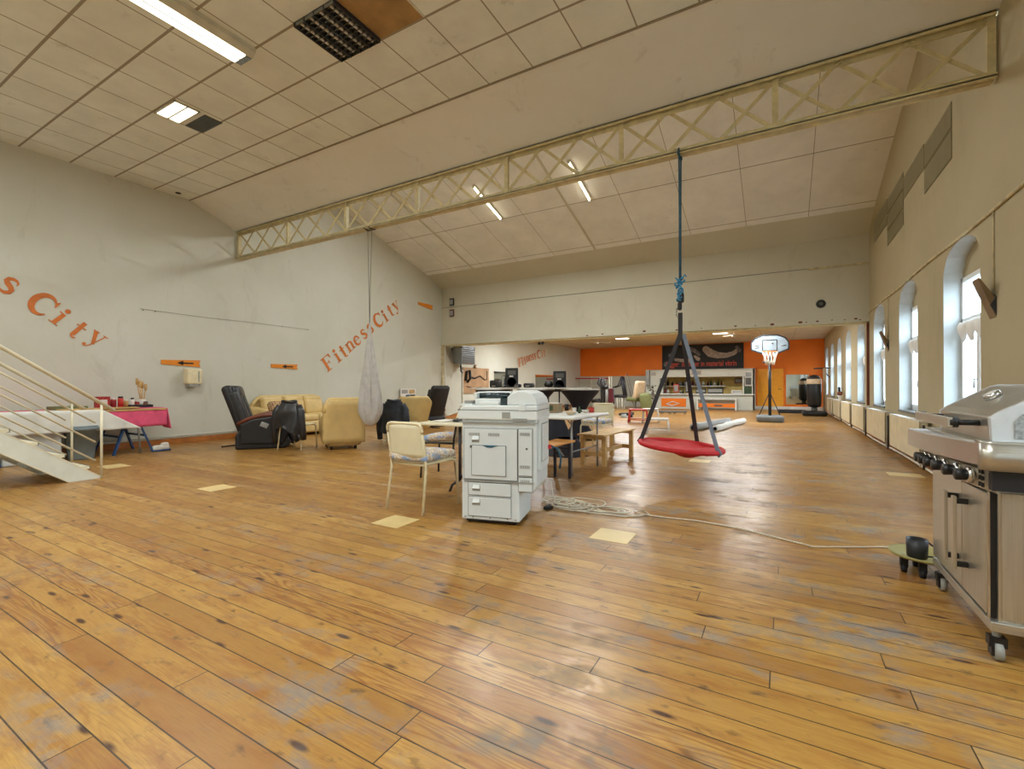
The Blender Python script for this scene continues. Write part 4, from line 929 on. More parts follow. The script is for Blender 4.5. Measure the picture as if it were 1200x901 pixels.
# ------------------------------------------------------------------ benches
t = thing('beer_bench', 'orange varnished bench with black folding legs behind the photocopier', 'bench', (-2.38, 4.68, 0), R(-1))
b = MB(); b.box(-.135, .135, -.78, .78, .445, .47); b.build('seat_board', 'orangepine', t, bevel=.006)
for s_ in (1, -1):
    y = s_*.68
    for x in (-.10, .10):
        b = MB(); b.box(x-.017, x+.017, y-.012, y+.012, 0, .445); b.build('leg', 'darkmetal', t)
    b = MB(); b.box(-.1, .1, y-.01, y+.01, .36, .385); b.tube([(-.1, y, .30), (.1, y, .29)], .008); b.bar((-.1, y, .43), (.1, y-s_*.18, .30), .02, .006, 'greysilver'); b.bar((0, y, .35), (0, y-s_*.3, .44), .012, .012); b.build('leg_brace', 'darkmetal', t)
t = thing('wooden_bench', 'pale pine bench with four straight legs beyond the copier', 'bench', (-2.30, 6.95, 0), R(-4))
b = MB()
for i in range(5): b.box(-.21+i*.085, -.21+i*.085+.078, -.66, .66, .435, .457)
b.build('seat_board', 'pine', t, bevel=.003)
for sx in (-1, 1):
    for sy in (-1, 1):
        b = MB(); b.box(sx*.165-.03, sx*.165+.03, sy*.55-.03, sy*.55+.03, 0, .435); b.build('leg', 'pine', t, bevel=.004)
for sy in (-1, 1):
    for za_, zb_ in ((.14, .20), (.38, .435)): b = MB(); b.box(-.165, .165, sy*.55-.018, sy*.55+.018, za_, zb_); b.build('end_rail', 'pine', t)
b = MB(); b.box(-.02, .02, -.55, .55, .14, .20); b.build('stretcher', 'pine', t)

# ------------------------------------------------------------------ white table with clutter
t = thing('folding_table', 'long white folding table with small things on it, behind the benches', 'table', (-2.86, 6.0, 0), R(-3))
b = MB(); b.soft((0, 0, .74), (1.36, 1.16, .04), .02, 3); b.build('tabletop', 'tablewhite', t)
for x in (-.5, .56):
    for y in (-.42, .42):
        b = MB(); b.cyl((x, y, 0), (x, y, .72), .014); b.build('leg', 'greysilver', t)
b = MB(); b.tube([(.56, -.42, .3), (.56, .42, .3)], .01); b.tube([(-.5, -.42, .3), (-.5, .42, .3)], .01); b.build('stretcher', 'greysilver', t)
t = thing('side_table', 'small low white table tucked against the right side of the photocopier', 'table', (-2.62, 5.0, 0))
b = MB(); b.box(-.28, .10, -.2, .22, .60, .63); b.build('tabletop', 'tablewhite', t, bevel=.006)
for x in (-.24, .07):
    for y in (-.16, .18): b = MB(); b.cyl((x, y, 0), (x, y, .6), .012); b.build('leg', 'chrome', t)
zz = .762
items = [('glass_box', 'clear plastic box of papers on the white table', 'box', 647, 483, 'jar', (.12, .1, .13)), ('mug', 'dark mug beside the clear box on the white table', 'mug', 664, 481, 'black', (.035, 0, .10)), ('plastic_cup', 'white plastic cup on the white table', 'cup', 673, 485.5, 'cardwhite', (.03, 0, .09)),
 ('bowl', 'pale pink bowl on the white table', 'bowl', 668, 486, 'beige', (.07, 0, .05)), ('bottle', 'small green bottle on the white table', 'bottle', 679, 484, 'leaf', (.02, 0, .08)), ('bowl', 'white bowl between green bottle and red tin', 'bowl', 686, 483.5, 'cardwhite', (.06, 0, .04)), ('tin', 'red tin near the end of the white table', 'tin', 693, 483, 'redmetal', (.045, 0, .07))]
for nm, lab, cat, px, py, m, (r, w_, h) in items:
    p = pz(px, py, zz)
    b = MB()
    if w_: b.box(p.x-r, p.x+r, p.y-w_, p.y+w_, zz, zz+h, m); b.box(p.x-r*.9, p.x+r*.9, p.y-w_*.9, p.y+w_*.9, zz+h, zz+h+.008, 'cardwhite'); b.box(p.x-r*.6, p.x+r*.5, p.y-w_-.002, p.y-w_, zz+.03, zz+h*.8, 'leaf')
    elif 'bowl' == nm: b.lathe([(r*.5, 0), (r, h), (r*.92, h), (r*.45, .012), (0, .01)], (p.x, p.y, zz), 20, m)
    elif 'bottle' == nm: b.lathe([(r, 0), (r, h*.7), (r*.4, h*.85), (r*.4, h*1.2), (0, h*1.2)], (p.x, p.y, zz), 14, m)
    else:
        b.lathe([(r*.9, 0), (r, h), (r*.9, h), (r*.8, .01), (0, .01)], (p.x, p.y, zz), 18, m)
        if nm == 'mug': b.tube([(p.x+r*.95, p.y, zz+h*.2), (p.x+r*1.8, p.y, zz+h*.4), (p.x+r*1.8, p.y, zz+h*.7), (p.x+r*.95, p.y, zz+h*.85)], .006, 6, m)
    tag(b.build(nm, m), lab, cat)

# ------------------------------------------------------------------ standing bar: high white board over stretch-covered cocktail tables
def cocktail(label, x, y, rr=.40):
    f = thing('cocktail_table', label, 'table', (x, y, 0), 0, None)
    b = MB(); b.lathe([(0, 1.055), (rr-.01, 1.055), (rr, 1.065), (rr, 1.08), (0, 1.082)], n=32); b.build('tabletop', 'tablewhite', f)
    def fn(u, v):
        a = 2*pi*u; z = 1.05-1.03*v; k = abs(2*v-1.05); pr = .115+(rr-.115)*min(1, k)**1.7; star = 1+.10*k*cos(a*4+.6)*(1 if v > .5 else .15)
        return (cos(a)*pr*star, sin(a)*pr*star, z)
    b = MB(); b.grid(fn, 40, 20, close_u=True); b.build('stretch_cover', 'stretch', f)
    b = MB(); b.cyl((0, 0, 0), (0, 0, 1.05), .03); [b.obox((.17*cos(a), .17*sin(a), .012), (.34, .05, .024), (0, 0, a)) for a in (0.6, .6+pi/2, .6+pi, .6+1.5*pi)]; b.build('pedestal', 'darkmetal', f)
cocktail('black-covered cocktail table at the right end of the high white board', -3.80, 9.55, .42)
cocktail('black-covered cocktail table in the middle under the high white board', -4.75, 9.30, .42)
cocktail('black-covered cocktail table mostly hidden behind the photocopier', -5.75, 9.10, .42)
b = MB(); b.prism([(-6.15, 8.72), (-3.50, 9.22), (-3.62, 9.80), (-6.25, 9.35)], 1.083, 1.108, 'z'); tag(b.build('bar_top', 'tablewhite'), 'long white board laid over the black cocktail tables', 'board')
for i, (px, lab, m, sz) in enumerate(((581, 'black helmet-shaped bag at the left end of the white board', 'leather', (.26, .2, .18)), (607, 'low black case on the white board below the left loudspeaker', 'black', (.16, .14, .09)), (620, 'flat dark box on the white board between the loudspeakers', 'leather', (.24, .16, .11)), (590, 'thin black gadget behind the bag on the board', 'black', (.2, .1, .06)))):
    p = pz(px, 460, 1.108); b = MB(); y = 9.1+.19*(p.x+4.75)+(.1 if i == 3 else 0); x = pY(px, 460, y).x
    b.soft((x, y, 1.108+sz[2]/2), sz, .035, 3); b.box(x-.05, x+.05, y-sz[1]/2-.004, y-sz[1]/2, 1.108+.02, 1.108+.05, 'slot'); tag(b.build(['shoulder_bag', 'equipment_case', 'equipment_case', 'handset'][i], m), lab, ['bag', 'case', 'case', 'gadget'][i])
def speaker(label, px0, px1, pya, pyb, Y):
    a = pY(px0, pya, Y); c = pY(px1, pyb, Y); w = c.x-a.x; h = a.z-c.z; f = thing('loudspeaker', label, 'speaker', ((a.x+c.x)/2, Y, c.z), R(28))
    w *= .88; b = MB(); b.prism([(-w/2, -.16), (w/2, -.16), (w/2*.7, .16), (-w/2*.7, .16)], 0, h, 'z'); b.build('cabinet', 'black', f, bevel=.02)
    b = MB(); b.lathe([(0, .02), (w*.12, .015), (w*.33, -.012), (w*.36, -.012)], (0, -.158, h*.33), 20, ax='y'); b.build('woofer', 'seam', f)
    b = MB(); b.box(-w*.3, w*.3, -.168, -.158, h*.68, h*.88, 'seam'); b.box(-w*.18, w*.12, -.172, -.168, h*.58, h*.64, 'cardwhite'); b.build('horn', 'seam', f)
    g = thing('speaker_stand', label.replace('black loudspeaker', 'tripod stand of the loudspeaker'), 'stand', ((a.x+c.x)/2, Y, 0)); z0 = c.z
    b = MB(); b.cyl((0, 0, .25), (0, 0, z0), .018); b.build('pole', 'darkmetal', g)
    for k in range(3): an = k*2*pi/3+.4; b = MB(); b.cyl((0, 0, .55), (cos(an)*.42, sin(an)*.42, .012), .012); b.build('leg', 'darkmetal', g)
speaker('black loudspeaker at the left, above the white board', 592.5, 607.5, 431.5, 456, 11.0)
speaker('black loudspeaker at the right, above the white board', 647.5, 663.5, 435, 459, 10.8)
p = pY(645, 447, 10.7); b = MB(); b.lathe([(0, -.02), (.1, -.02), (.12, .05), (.08, .12), (0, .14)], (p.x-.05, 10.7, p.z-.12), 16); b.cyl((p.x-.05, 10.7, 0), (p.x-.05, 10.7, p.z-.12), .015); tag(b.build('stage_lamp', 'black'), 'black round stage lamp on a pole beside the right loudspeaker', 'lamp')

# black stool shapes under the white table
for i, (x, y, lab) in enumerate(((-3.6, 7.75, 'dark draped stool under the far side of the white table'), (-3.1, 7.2, 'low dark bag on the floor behind the white table legs'))):
    b = MB(); b.grid(lambda u, v: (x+cos(2*pi*u)*(.16+.22*v)*(1+.08*sin(8*pi*u)), y+sin(2*pi*u)*(.16+.2*v), .62*(1-v)*(1 if i == 0 else .45)), 32, 8, close_u=True)
    b.lathe([(0, .62 if i == 0 else .28), (.16, .62 if i == 0 else .28)], (x, y, 0), 32); tag(b.build(['draped_stool', 'sack'][i], 'stretch'), lab, ['stool', 'bag'][i])

# ------------------------------------------------------------------ past the opening, left wall
def xl(y): return XL+(y-YL)*.35/(YB-YL)
f = thing('air_heater', 'grey-green hanging air heater box just past the opening', 'heater', (xl(13.7)+.05, 13.95, 1.95))
b = MB(); b.box(.12, .55, -.40, .40, 0, .66); b.build('case', 'copier', f, bevel=.02).data.materials[0] = M['alu']
b = MB(); [b.box(.56, .575, -.38, .38, .05+i*.075, .09+i*.075) for i in range(8)]; b.build('louvre', 'seam', f); b = MB(); b.box(0, .12, -.3, -.25, .5, .6); b.box(0, .12, .25, .3, .5, .6); b.tube([(.2, 0, 0), (.2, 0, -.25), (.2, .1, -.3)], .03, 8); b.build('bracket', 'darkmetal', f)
b = MB(); p = [(xl(14.3)+.02, 14.35, 1.75), (xl(14.3)+.02, 14.35, .5), (xl(14)+.03, 14.1, .2), (xl(13.5)+.03, 13.6, .1), (xl(13.3)+.03, 13.3, .06)]; b.tube(p, .03, 8); tag(b.build('supply_pipe', 'lampbody'), 'grey curved pipe running down below the air heater', 'pipe')
b = MB(); y0, y1 = 14.35, 16.1; b.prism([(xl(y0)+.0, y0), (xl(y1), y1), (xl(y1)+.03, y1), (xl(y0)+.03, y0)], .86, 1.86, 'z')
X = xl(15.2)+.045
b.tube([(X, 14.5, 1.35), (X, 14.55, 1.7), (X, 14.75, 1.75), (X, 14.8, 1.45), (X, 14.6, 1.3)], .05, 6, 'ink'); b.tube([(X, 14.75, 1.5), (X, 15.1, 1.45), (X, 15.45, 1.55), (X, 15.75, 1.4), (X, 15.95, 1.4), (X, 15.95, 1.75)], .03, 6, 'ink'); b.tube([(X, 14.55, 1.15), (X, 15.0, 1.05), (X, 15.5, 1.1), (X, 15.9, 1.0)], .012, 6, 'ink'); b.tube([(X, 15.1, 1.85), (X, 15.15, 1.98)], .05, 6, 'tan')
tag(b.build('mural_board', 'tan'), 'brown mural board with black abstract figures past the opening', 'mural')
for i, (y0, y1, z0, z1, fr, lab) in enumerate(((16.5, 17.9, .95, 1.72, 'ink', 'dark-topped mirror left of the first loudspeaker'), (20.1, 22.6, .85, 1.66, 'textorange', 'orange-framed mirror behind the second loudspeaker'))):
    f = thing('wall_mirror', lab, 'mirror', (0, 0, 0)); b = MB(); b.prism([(xl(y0)+.005, y0), (xl(y1)+.005, y1), (xl(y1)+.02, y1), (xl(y0)+.02, y0)], z0, z1, 'z'); b.build('glass', 'mirror', f)
    b = MB(); b.prism([(xl(y0)+.005, y0), (xl(y1)+.005, y1), (xl(y1)+.03, y1), (xl(y0)+.03, y0)], z1, z1+.04, 'z'); b.build('top_rail', fr, f)
p = pz(569, 470, .9); b = MB(); b.lathe([(.16, 0), (.2, .95), (.18, .95), (.14, .03), (0, .03)], (-6.9, 10.4, 0), 20); tag(b.build('waste_bin', 'black'), 'tall black bin behind the left of the photocopier', 'bin')

# ------------------------------------------------------------------ gym corner at the far left
def tubes(name, label, cat, paths, r, m, extra=None):
    f = thing(name, label, cat, (0, 0, 0)) if False else None
    b = MB()
    for p_ in paths: b.tube(p_, r, 8)
    if extra: extra(b)
    return tag(b.build(name, m), label, cat)
def gp(px, py, Y): return pY(px, py, Y)
def gpath(pts, Y): return [gp(x, y, Y) for x, y in pts]
def machine(name, label, cat, Y, spec, depth=.35):
    """spec: list of (part, material, radius, [(px,py)...] or deeper copy flag)"""
    f = thing(name, label, cat, (0, 0, 0))
    for part, m, r, pts, twin in spec:
        b = MB(); P = gpath(pts, Y); b.tube(P, r, 8)
        if twin: b.tube([q+Vector((.0, depth, 0)) for q in P], r, 8); b.tube([P[0], P[0]+Vector((0, depth, 0))], r*.8, 6)
        b.build(part, m, f)
    return f
machine('wall_bars', 'white wall bars with a red top rail at the far left', 'exercise frame', 24.9, [
 ('top_rail', 'redmetal', .04, [(668, 443.5), (713, 443.5)], False), ('upright', 'lampbody', .025, [(676, 441), (676, 479)], False), ('upright', 'lampbody', .025, [(693, 441), (693, 479)], False), ('upright', 'lampbody', .025, [(712, 441), (712, 479)], False),
 ('rung', 'lampbody', .015, [(668, 452), (713, 452)], False), ('rung', 'lampbody', .015, [(668, 464), (722, 464)], False)], .2)
machine('cable_tower', 'white weight tower with black pulley frame at the far left', 'exercise machine', 22.6, [
 ('upright', 'lampbody', .03, [(729, 484), (729, 466)], True), ('upright', 'lampbody', .03, [(724, 484), (723, 466)], True), ('mast', 'lampbody', .03, [(714, 483), (714, 441)], True), ('arm', 'darkmetal', .06, [(728, 442), (731.5, 464)], True), ('arm', 'darkmetal', .035, [(728, 442), (724, 452), (718, 454)], True), ('shelf_bar', 'black', .07, [(720, 464), (732, 464.5)], True), ('cable', 'seam', .012, [(733, 438), (743, 476)], True), ('cable', 'seam', .012, [(735, 445), (741, 472)], False)])
machine('cross_trainer', 'black cross trainer with tall handles at the far left', 'exercise machine', 20.0, [
 ('handle', 'darkmetal', .045, [(702.5, 444), (700.5, 449), (704.5, 454), (705.5, 476)], True), ('handle', 'darkmetal', .04, [(705.5, 444), (706.5, 452), (708, 476)], True), ('post', 'greysilver', .05, [(710.5, 454), (711, 482)], True), ('post', 'darkmetal', .035, [(716, 456), (716.5, 482)], True), ('console', 'black', .09, [(706, 453.5), (712, 454)], False), ('pedal', 'black', .08, [(694, 470), (699, 469), (706, 476)], True), ('base', 'greysilver', .06, [(694, 486), (718, 486)], True)])
b = MB(); P = [gp(713, 455.5, 19.6), gp(717.5, 455, 19.6), gp(719.5, 471.5, 19.6), gp(712.5, 472, 19.6)]; b.add([*P, *[q+Vector((0, .1, 0)) for q in P]], [(0, 1, 2, 3), (4, 7, 6, 5), (0, 4, 5, 1), (1, 5, 6, 2), (2, 6, 7, 3), (3, 7, 4, 0)]); tag(b.build('jacket', 'darkred', bevel=.03), 'dark red jacket hanging on the far cross trainer', 'jacket')
machine('rowing_machine', 'low grey exercise machine on the floor by the red stool', 'exercise machine', 16.6, [
 ('rail', 'black', .05, [(726, 485.5), (740, 485)], True), ('base', 'greysilver', .07, [(726, 491), (739, 489)], True), ('flywheel_guard', 'slot', .13, [(729, 489), (735, 488.5)], False), ('foot', 'darkmetal', .04, [(728, 494.5), (731, 491)], True), ('seat_post', 'darkmetal', .04, [(740, 484), (740, 489)], False)], .3)
# tub chair
f = thing('tub_chair', 'beige swivel tub chair with dark seat in the gym corner', 'chair', (*gp(747, 478, 21.5)[:2], 0), R(-25))
b = MB(); b.soft((.1, 0, .95), (.22, .62, .85), .1, 4, (0, R(12), 0)); b.build('backrest', 'beige', f); b = MB(); b.soft((-.15, 0, .52), (.6, .6, .18), .07, 4); b.build('seat', 'green', f)
b = MB(); b.cyl((-.1, 0, .05), (-.1, 0, .45), .04); [b.cyl((-.1, 0, .12), (-.1+cos(a)*.32, sin(a)*.32, .03), .02) for a in (0, 1.57, 3.14, 4.71)]; b.build('pedestal', 'greysilver', f)
b = MB(); q = gp(757, 480, 21.2); b.soft((q.x, 21.2, .42), (.5, .4, .8), .14, 4, (0, R(-8), 0)); tag(b.build('bean_bag', 'green'), 'olive green padded bag beside the beige tub chair', 'bag')
def stool(label, px, py, m, w=.36, h=.42, rz=.2):
    p = pz(px, py); f = thing('square_stool', label, 'stool', (p.x, p.y, 0), rz)
    for sx in (-1, 1):
        for sy in (-1, 1): b = MB(); b.cyl((sx*w/2*1.15, sy*w/2*1.15, 0), (sx*w/2, sy*w/2, h), .02, n=8); b.build('leg', m, f)
    b = MB(); b.box(-w/2-.02, w/2+.02, -w/2-.02, w/2+.02, h-.02, h+.02); b.build('seat', 'cardwhite' if m != 'redmetal' else 'redmetal', f); b = MB(); b.tube([(-w*.55, -w*.55, .1), (w*.55, -w*.55, .1), (w*.55, w*.55, .1), (-w*.55, w*.55, .1)], .015, 6, closed=True); b.build('stretcher', m, f)
stool('red metal stool frame on the floor of the far hall', 748, 495, 'redmetal', .5, .40)
stool('white metal stool frame right of the red one', 762.5, 495, 'cardwhite', .42, .42)
stool('pale low stool behind the left swing strap', 771, 508, 'cardwhite', .45, .35)
machine('bench_rack', 'low dark bench in front of the orange counter front', 'bench', 19.6, [('seat_rail', 'seam', .035, [(772, 482.5), (803, 482.5)], True), ('leg', 'seam', .02, [(775, 482.5), (775, 488)], True), ('leg', 'seam', .02, [(784, 482.5), (784, 492)], True), ('leg', 'seam', .02, [(790, 482.5), (790, 492)], True), ('leg', 'seam', .02, [(802, 482.5), (802, 488)], True)], .3)
# plant
q = gp(765, 480, 22.4); f = thing('potted_plant', 'leafy potted plant at the left end of the counter', 'plant', (q.x, 22.4, 0)); b = MB(); b.lathe([(.12, 0), (.17, .35), (.15, .35), (0, .3)], n=16); b.build('pot', 'slot', f)
b = MB(); rn = random.Random(5)
for i in range(150):
    a, h, rr = rn.uniform(0, 6.28), rn.uniform(.45, 1.15), rn.uniform(.02, .26); c = Vector((cos(a)*rr, sin(a)*rr, h)); d = Vector((cos(a), sin(a), rn.uniform(-.4, .6))).normalized()*.16; s2 = Vector((-sin(a), cos(a), 0))*.04; b.add([c, c+d*.5+s2, c+d, c+d*.5-s2], [(0, 1, 2, 3)], 'leaf')
b.tube([(0, 0, .3), (.02, 0, 1.1)], .012, 6, 'armwood'); b.build('foliage', 'leaf', f)

# ------------------------------------------------------------------ counter (serving hatch) in front of the back wall
YC = 24.4
def CX(px): return pY(px, 450, YC).x
def CZ(py): return pY(820, py, YC).z
x0, x1, xh0, xh1 = CX(757), CX(884), CX(777), CX(870); zt1, zh1, zh0 = CZ(433), CZ(441.5), CZ(461.5)
b = MB()
b.box(x0, x1, YC, YC+.12, 0, zh0); b.box(x0, x1, YC, YC+.12, zh1, zt1); b.box(x0, xh0, YC, YC+.12, zh0, zh1); b.box(xh1, CX(872), YC, YC+.12, zh0, zh1); b.box(CX(881), x1, YC, YC+.12, zh0, zh1)
b.box(x0, x1, YC, YB, zt1-.02, zt1+.02); b.box(x1-.06, x1, YC, YB, 0, zt1)
struct('wall_kiosk', b, 'wall')
b = MB(); b.box(x0-.02, x1+.02, YC-.16, YC+.14, zh0-.04, zh0+.01); tag(b.build('serving_counter', 'white_paint', bevel=.01), 'white serving ledge along the hatch in the kiosk', 'counter')
b = MB(); b.box(xh0, xh1, YB-.04, YB-.02, zh0, zt1); tag(b.build('hatch_lit_lining', 'hatch'), 'board at the back of the hatch coloured like its yellow lit interior', 'board')  # glow of the lit hatch interior is put into the board's yellow
b = MB(); b.box(xh0, CX(848), YC+.7, YC+.95, (zh0+zh1)/2-.05, (zh0+zh1)/2-.02); tag(b.build('hatch_shelf', 'white_paint'), 'white shelf inside the serving hatch', 'shelf')
rn = random.Random(11); zs_ = (zh0+zh1)/2-.02
bott = None; cols = ['leaf', 'armwood', 'cardwhite', 'black', 'darkred', 'greysilver']
names = ['dark green', 'brown', 'white', 'black', 'dark red', 'grey']
protos = {}
k = 0
for row, z in ((0, zs_), (1, zh0+.01)):
    x = xh0+.08
    while x < CX(846):
        if row == 1 and any(CX(a_)-.06 < x < CX(b_)+.06 for a_, b_ in ((789, 795), (803, 808), (815, 827), (829, 847))): x += .05; continue
        ci = rn.randrange(6); h = rn.uniform(.18, .34 if row == 0 else .26); yb = YC+.8 if row == 0 else YC+.1
        if ci not in protos:
            b = MB(); b.lathe([(.05, 0), (.05, .6), (.02, .78), (.02, 1), (0, 1)], n=12, m=cols[ci]); o = b.build('bottle', cols[ci]); protos[ci] = o
        else: o = protos[ci].copy(); C.objects.link(o)
        o.location = (x, yb, z); o.scale = (1.1, 1.1, h)
        tag(o, '%s bottle standing in the serving hatch, %s row' % (names[ci], 'upper shelf' if row == 0 else 'lower ledge'), 'bottle', '%s bottles on the %s of the hatch' % (names[ci], 'shelf' if row == 0 else 'ledge')); x += rn.uniform(.10, .24); k += 1
for i, (pa, pb, pya, pyb, m, lab) in enumerate(((789, 795, 450, 460, 'redmetal', 'red box on the hatch ledge at left'), (803, 808, 446, 460, 'black', 'tall black machine on the hatch ledge by the post'), (815, 827, 455.5, 461, 'ink', 'dark low box on the hatch ledge, middle'), (829, 847, 454.5, 461, 'ink', 'wide dark box on the hatch ledge, right'), (859, 868, 443, 449, 'armwood', 'brown framed picture at the right inside the hatch'), (857, 869, 457, 461, 'cardwhite', 'stack of white papers at the right of the hatch ledge'), (774, 780, 443, 451, 'black', 'black box hanging at the left edge of the hatch'))):
    x_0, x_1 = CX(pa), CX(pb); z_1, z_0 = CZ(pya), CZ(pyb); y = YC+.04 if i != 4 else YC+.9
    if i == 6: y = YC-.1
    b = MB(); b.box(x_0, x_1, y, y+.18 if i != 4 else y+.03, max(z_0, zh0+.01), z_1); b.box(x_0+.03, x_1-.03, y-.004, y, z_0+.06, z_1-.05, 'slot'); tag(b.build(['box', 'coffee_machine', 'box', 'box', 'picture', 'paper_stack', 'box'][i], m, bevel=.006), lab, ['box', 'coffee machine', 'box', 'box', 'picture', 'papers', 'box'][i])
b = MB(); b.box(CX(873), CX(881), YC-.015, YC, CZ(452), CZ(436)); b.box(CX(873.6), CX(880.4), YC-.018, YC-.015, CZ(451), CZ(443), 'seam'); b.box(CX(873.6), CX(880.4), YC-.018, YC-.015, CZ(442), CZ(437), 'greysilver'); tag(b.build('notice_board', 'cardwhite'), 'notice board with papers right of the hatch', 'notice board')
b = MB(); b.box(CX(872), CX(881), YC-.01, YC, zh0, CZ(453)); tag(b.build('poster', 'leaf'), 'small green poster below the notice board', 'poster')
for i, (pa, pb, pya, pyb, m, lab) in enumerate(((758, 762, 433, 451, 'slot', 'tall grey cabinet hanging at the left of the kiosk'), (763, 769, 435, 440, 'beige', 'beige notice at the left of the kiosk'), (810, 822, 434, 439.5, 'beige', 'beige notice above the hatch'))):
    b = MB(); b.box(CX(pa), CX(pb), YC-(.25 if i == 0 else .012), YC, CZ(pyb), CZ(pya)); b.box(CX(pa)+.02, CX(pb)-.02, YC-(.254 if i == 0 else .015), YC-.01, CZ(pyb)+.03, CZ(pya)-.03, 'greysilver'); tag(b.build(['wall_cabinet', 'notice', 'notice'][i], m), lab, ['cabinet', 'notice', 'notice'][i])
# orange fronts under the ledge
b = MB(); b.box(CX(775), CX(804), YC-.02, YC, .1, CZ(467)); b.tube([(CX(781), YC-.03, CZ(474)), (CX(788), YC-.03, CZ(471)), (CX(796), YC-.03, CZ(473)), (CX(788), YC-.03, CZ(476)), (CX(781), YC-.03, CZ(474))], .03, 6, 'cardwhite'); tag(b.build('painted_panel', 'orange'), 'orange panel with pale emblem under the hatch at left', 'panel')
f = thing('display_bench', 'low glass-topped display bench with orange board under the hatch', 'bench', ((CX(818)+CX(864))/2, YC-.3, 0)); hw = (CX(864)-CX(818))/2
b = MB(); b.box(-hw, hw, -.02, .0, .12, .30); b.build('orange_board', 'orange', f); b = MB(); b.box(-hw, hw, -.2, .2, .50, .53); b.build('top', 'cardwhite', f)
for x in (-hw+.03, -hw*.62, hw-.03): b = MB(); b.box(x-.03, x+.03, -.15, .15, 0, .5); b.build('leg', 'cardwhite', f)
b = MB(); b.box(-.1, .25, -.06, -.02, .18, .24); b.build('emblem', 'seam', f)
# banner
BY = YB-.03; a = pY(776, 405.5, BY); c = pY(871.5, 433, BY)
f = thing('wall_banner', 'long black banner with reclining figure and orange words over the hatch', 'banner', (a.x, BY, c.z)); W_ = c.x-a.x; H_ = a.z-c.z
b = MB(); b.box(0, W_, -.02, 0, 0, H_); b.build('cloth', 'ink', f)
M['skin'] = mat('printed_pale_skin', (178, 158, 140), .7, var=.2, scale=9); M['skin2'] = mat('printed_grey_tone', (120, 112, 108), .7, var=.3, scale=9)
def flat_blob(b, pts, r, m):
    for (x0_, y0_), (x1_, y1_), ra, rb in zip(pts[:-1], pts[1:], r[:-1], r[1:]):
        d = Vector((x1_-x0_, y1_-y0_)); n_ = Vector((-d.y, d.x)).normalized()
        b.add([(x0_+n_.x*ra, -.024, y0_+n_.y*ra), (x1_+n_.x*rb, -.024, y1_+n_.y*rb), (x1_-n_.x*rb, -.024, y1_-n_.y*rb), (x0_-n_.x*ra, -.024, y0_-n_.y*ra)], [(0, 1, 2, 3)], m)
    for (x_, y_), q_ in zip(pts, r): b.add([(x_+cos(t)*q_, -.0245, y_+sin(t)*q_) for t in [k*2*pi/14 for k in range(14)]], [tuple(range(14))], m)
b = MB(); u = W_/95.0; v = H_/27.5; q = lambda x, y: ((x-776)*u, (433-y)*v)
flat_blob(b, [q(829, 411), q(834, 415), q(842, 417.5), q(852, 418), q(860, 416), q(864, 413)], [.17, .20, .16, .12, .10, .09], 'skin')
flat_blob(b, [q(810, 410), q(816, 412), q(821, 416)], [.12, .10, .08], 'skin2'); flat_blob(b, [q(793, 421), q(799, 422), q(808, 423)], [.08, .08, .12], 'skin'); flat_blob(b, [q(786, 416), q(787, 418)], [.1, .07], 'skin2'); flat_blob(b, [q(781, 426), q(784, 429)], [.13, .09], 'skin2'); flat_blob(b, [q(864, 410), q(866, 413)], [.09, .1], 'skin2'); flat_blob(b, [q(816, 418), q(820, 421)], [.06, .1], 'skin')
b.build('printed_figure', 'skin', f)
def text(s, w, h, m, parent, loc, rot=(R(90), 0, 0)):
    cu_ = bpy.data.curves.new('lettering', 'FONT'); cu_.body = s; cu_.size = 1; cu_.extrude = .004; cu_.offset = .012
    o = bpy.data.objects.new('tmp', cu_); C.objects.link(o); bpy.context.view_layer.update(); dg = bpy.context.evaluated_depsgraph_get(); me = bpy.data.meshes.new_from_object(o.evaluated_get(dg)); bpy.data.objects.remove(o)
    xs = [vv.co.x for vv in me.vertices]; ys = [vv.co.y for vv in me.vertices]; sx, sy = w/(max(xs)-min(xs)), h/(max(ys)-min(ys)); mx, my = min(xs), min(ys)
    for vv in me.vertices: vv.co = Vector(((vv.co.x-mx)*sx, (vv.co.y-my)*sy, vv.co.z))
    me.materials.clear(); me.materials.append(M[m]); o = bpy.data.objects.new('lettering', me); C.objects.link(o); o.parent = parent; o.location = loc; o.rotation_euler = rot; return o
M['bannerred'] = mat('banner_red_lettering', (214, 84, 60), .7)
text('Bigger  stronger in material vitrin', W_*.86, H_*.27, 'bannerred', f, (W_*.06, -.024, H_*.09))

# ------------------------------------------------------------------ mirror and punch bag at the far right
f = thing('wall_mirror', 'tall mirror on the orange wall behind the punch bag', 'mirror', (0, 0, 0)); a = pY(921, 439, YB-.02); c = pY(948, 474, YB-.02)
b = MB(); b.box(a.x, c.x, YB-.04, YB-.014, c.z, a.z); b.build('glass', 'mirror', f); b = MB(); b.box(a.x-.03, a.x, YB-.05, YB-.014, c.z, a.z); b.box(c.x, c.x+.03, YB-.05, YB-.014, c.z, a.z); b.box(a.x, c.x, YB-.05, YB-.014, c.z-.03, c.z); b.build('frame', 'orange', f)
f = thing('punch_bag', 'black free-standing punch bag with pale collar beside the window wall', 'punch bag', (1.10, 21.0, 0))
b = MB(); b.soft((0, 0, .10), (.80, .75, .18), .07, 4); b.build('base', 'black', f)
b = MB(); b.lathe([(.09, .18), (.11, .24), (.08, .33)], n=20); b.build('neck', 'seam', f)
b = MB(); b.lathe([(.10, .32), (.20, .36), (.235, .44), (.24, 1.28), (.23, 1.33), (0, 1.34)], n=28); b.build('bag', 'bag', f)
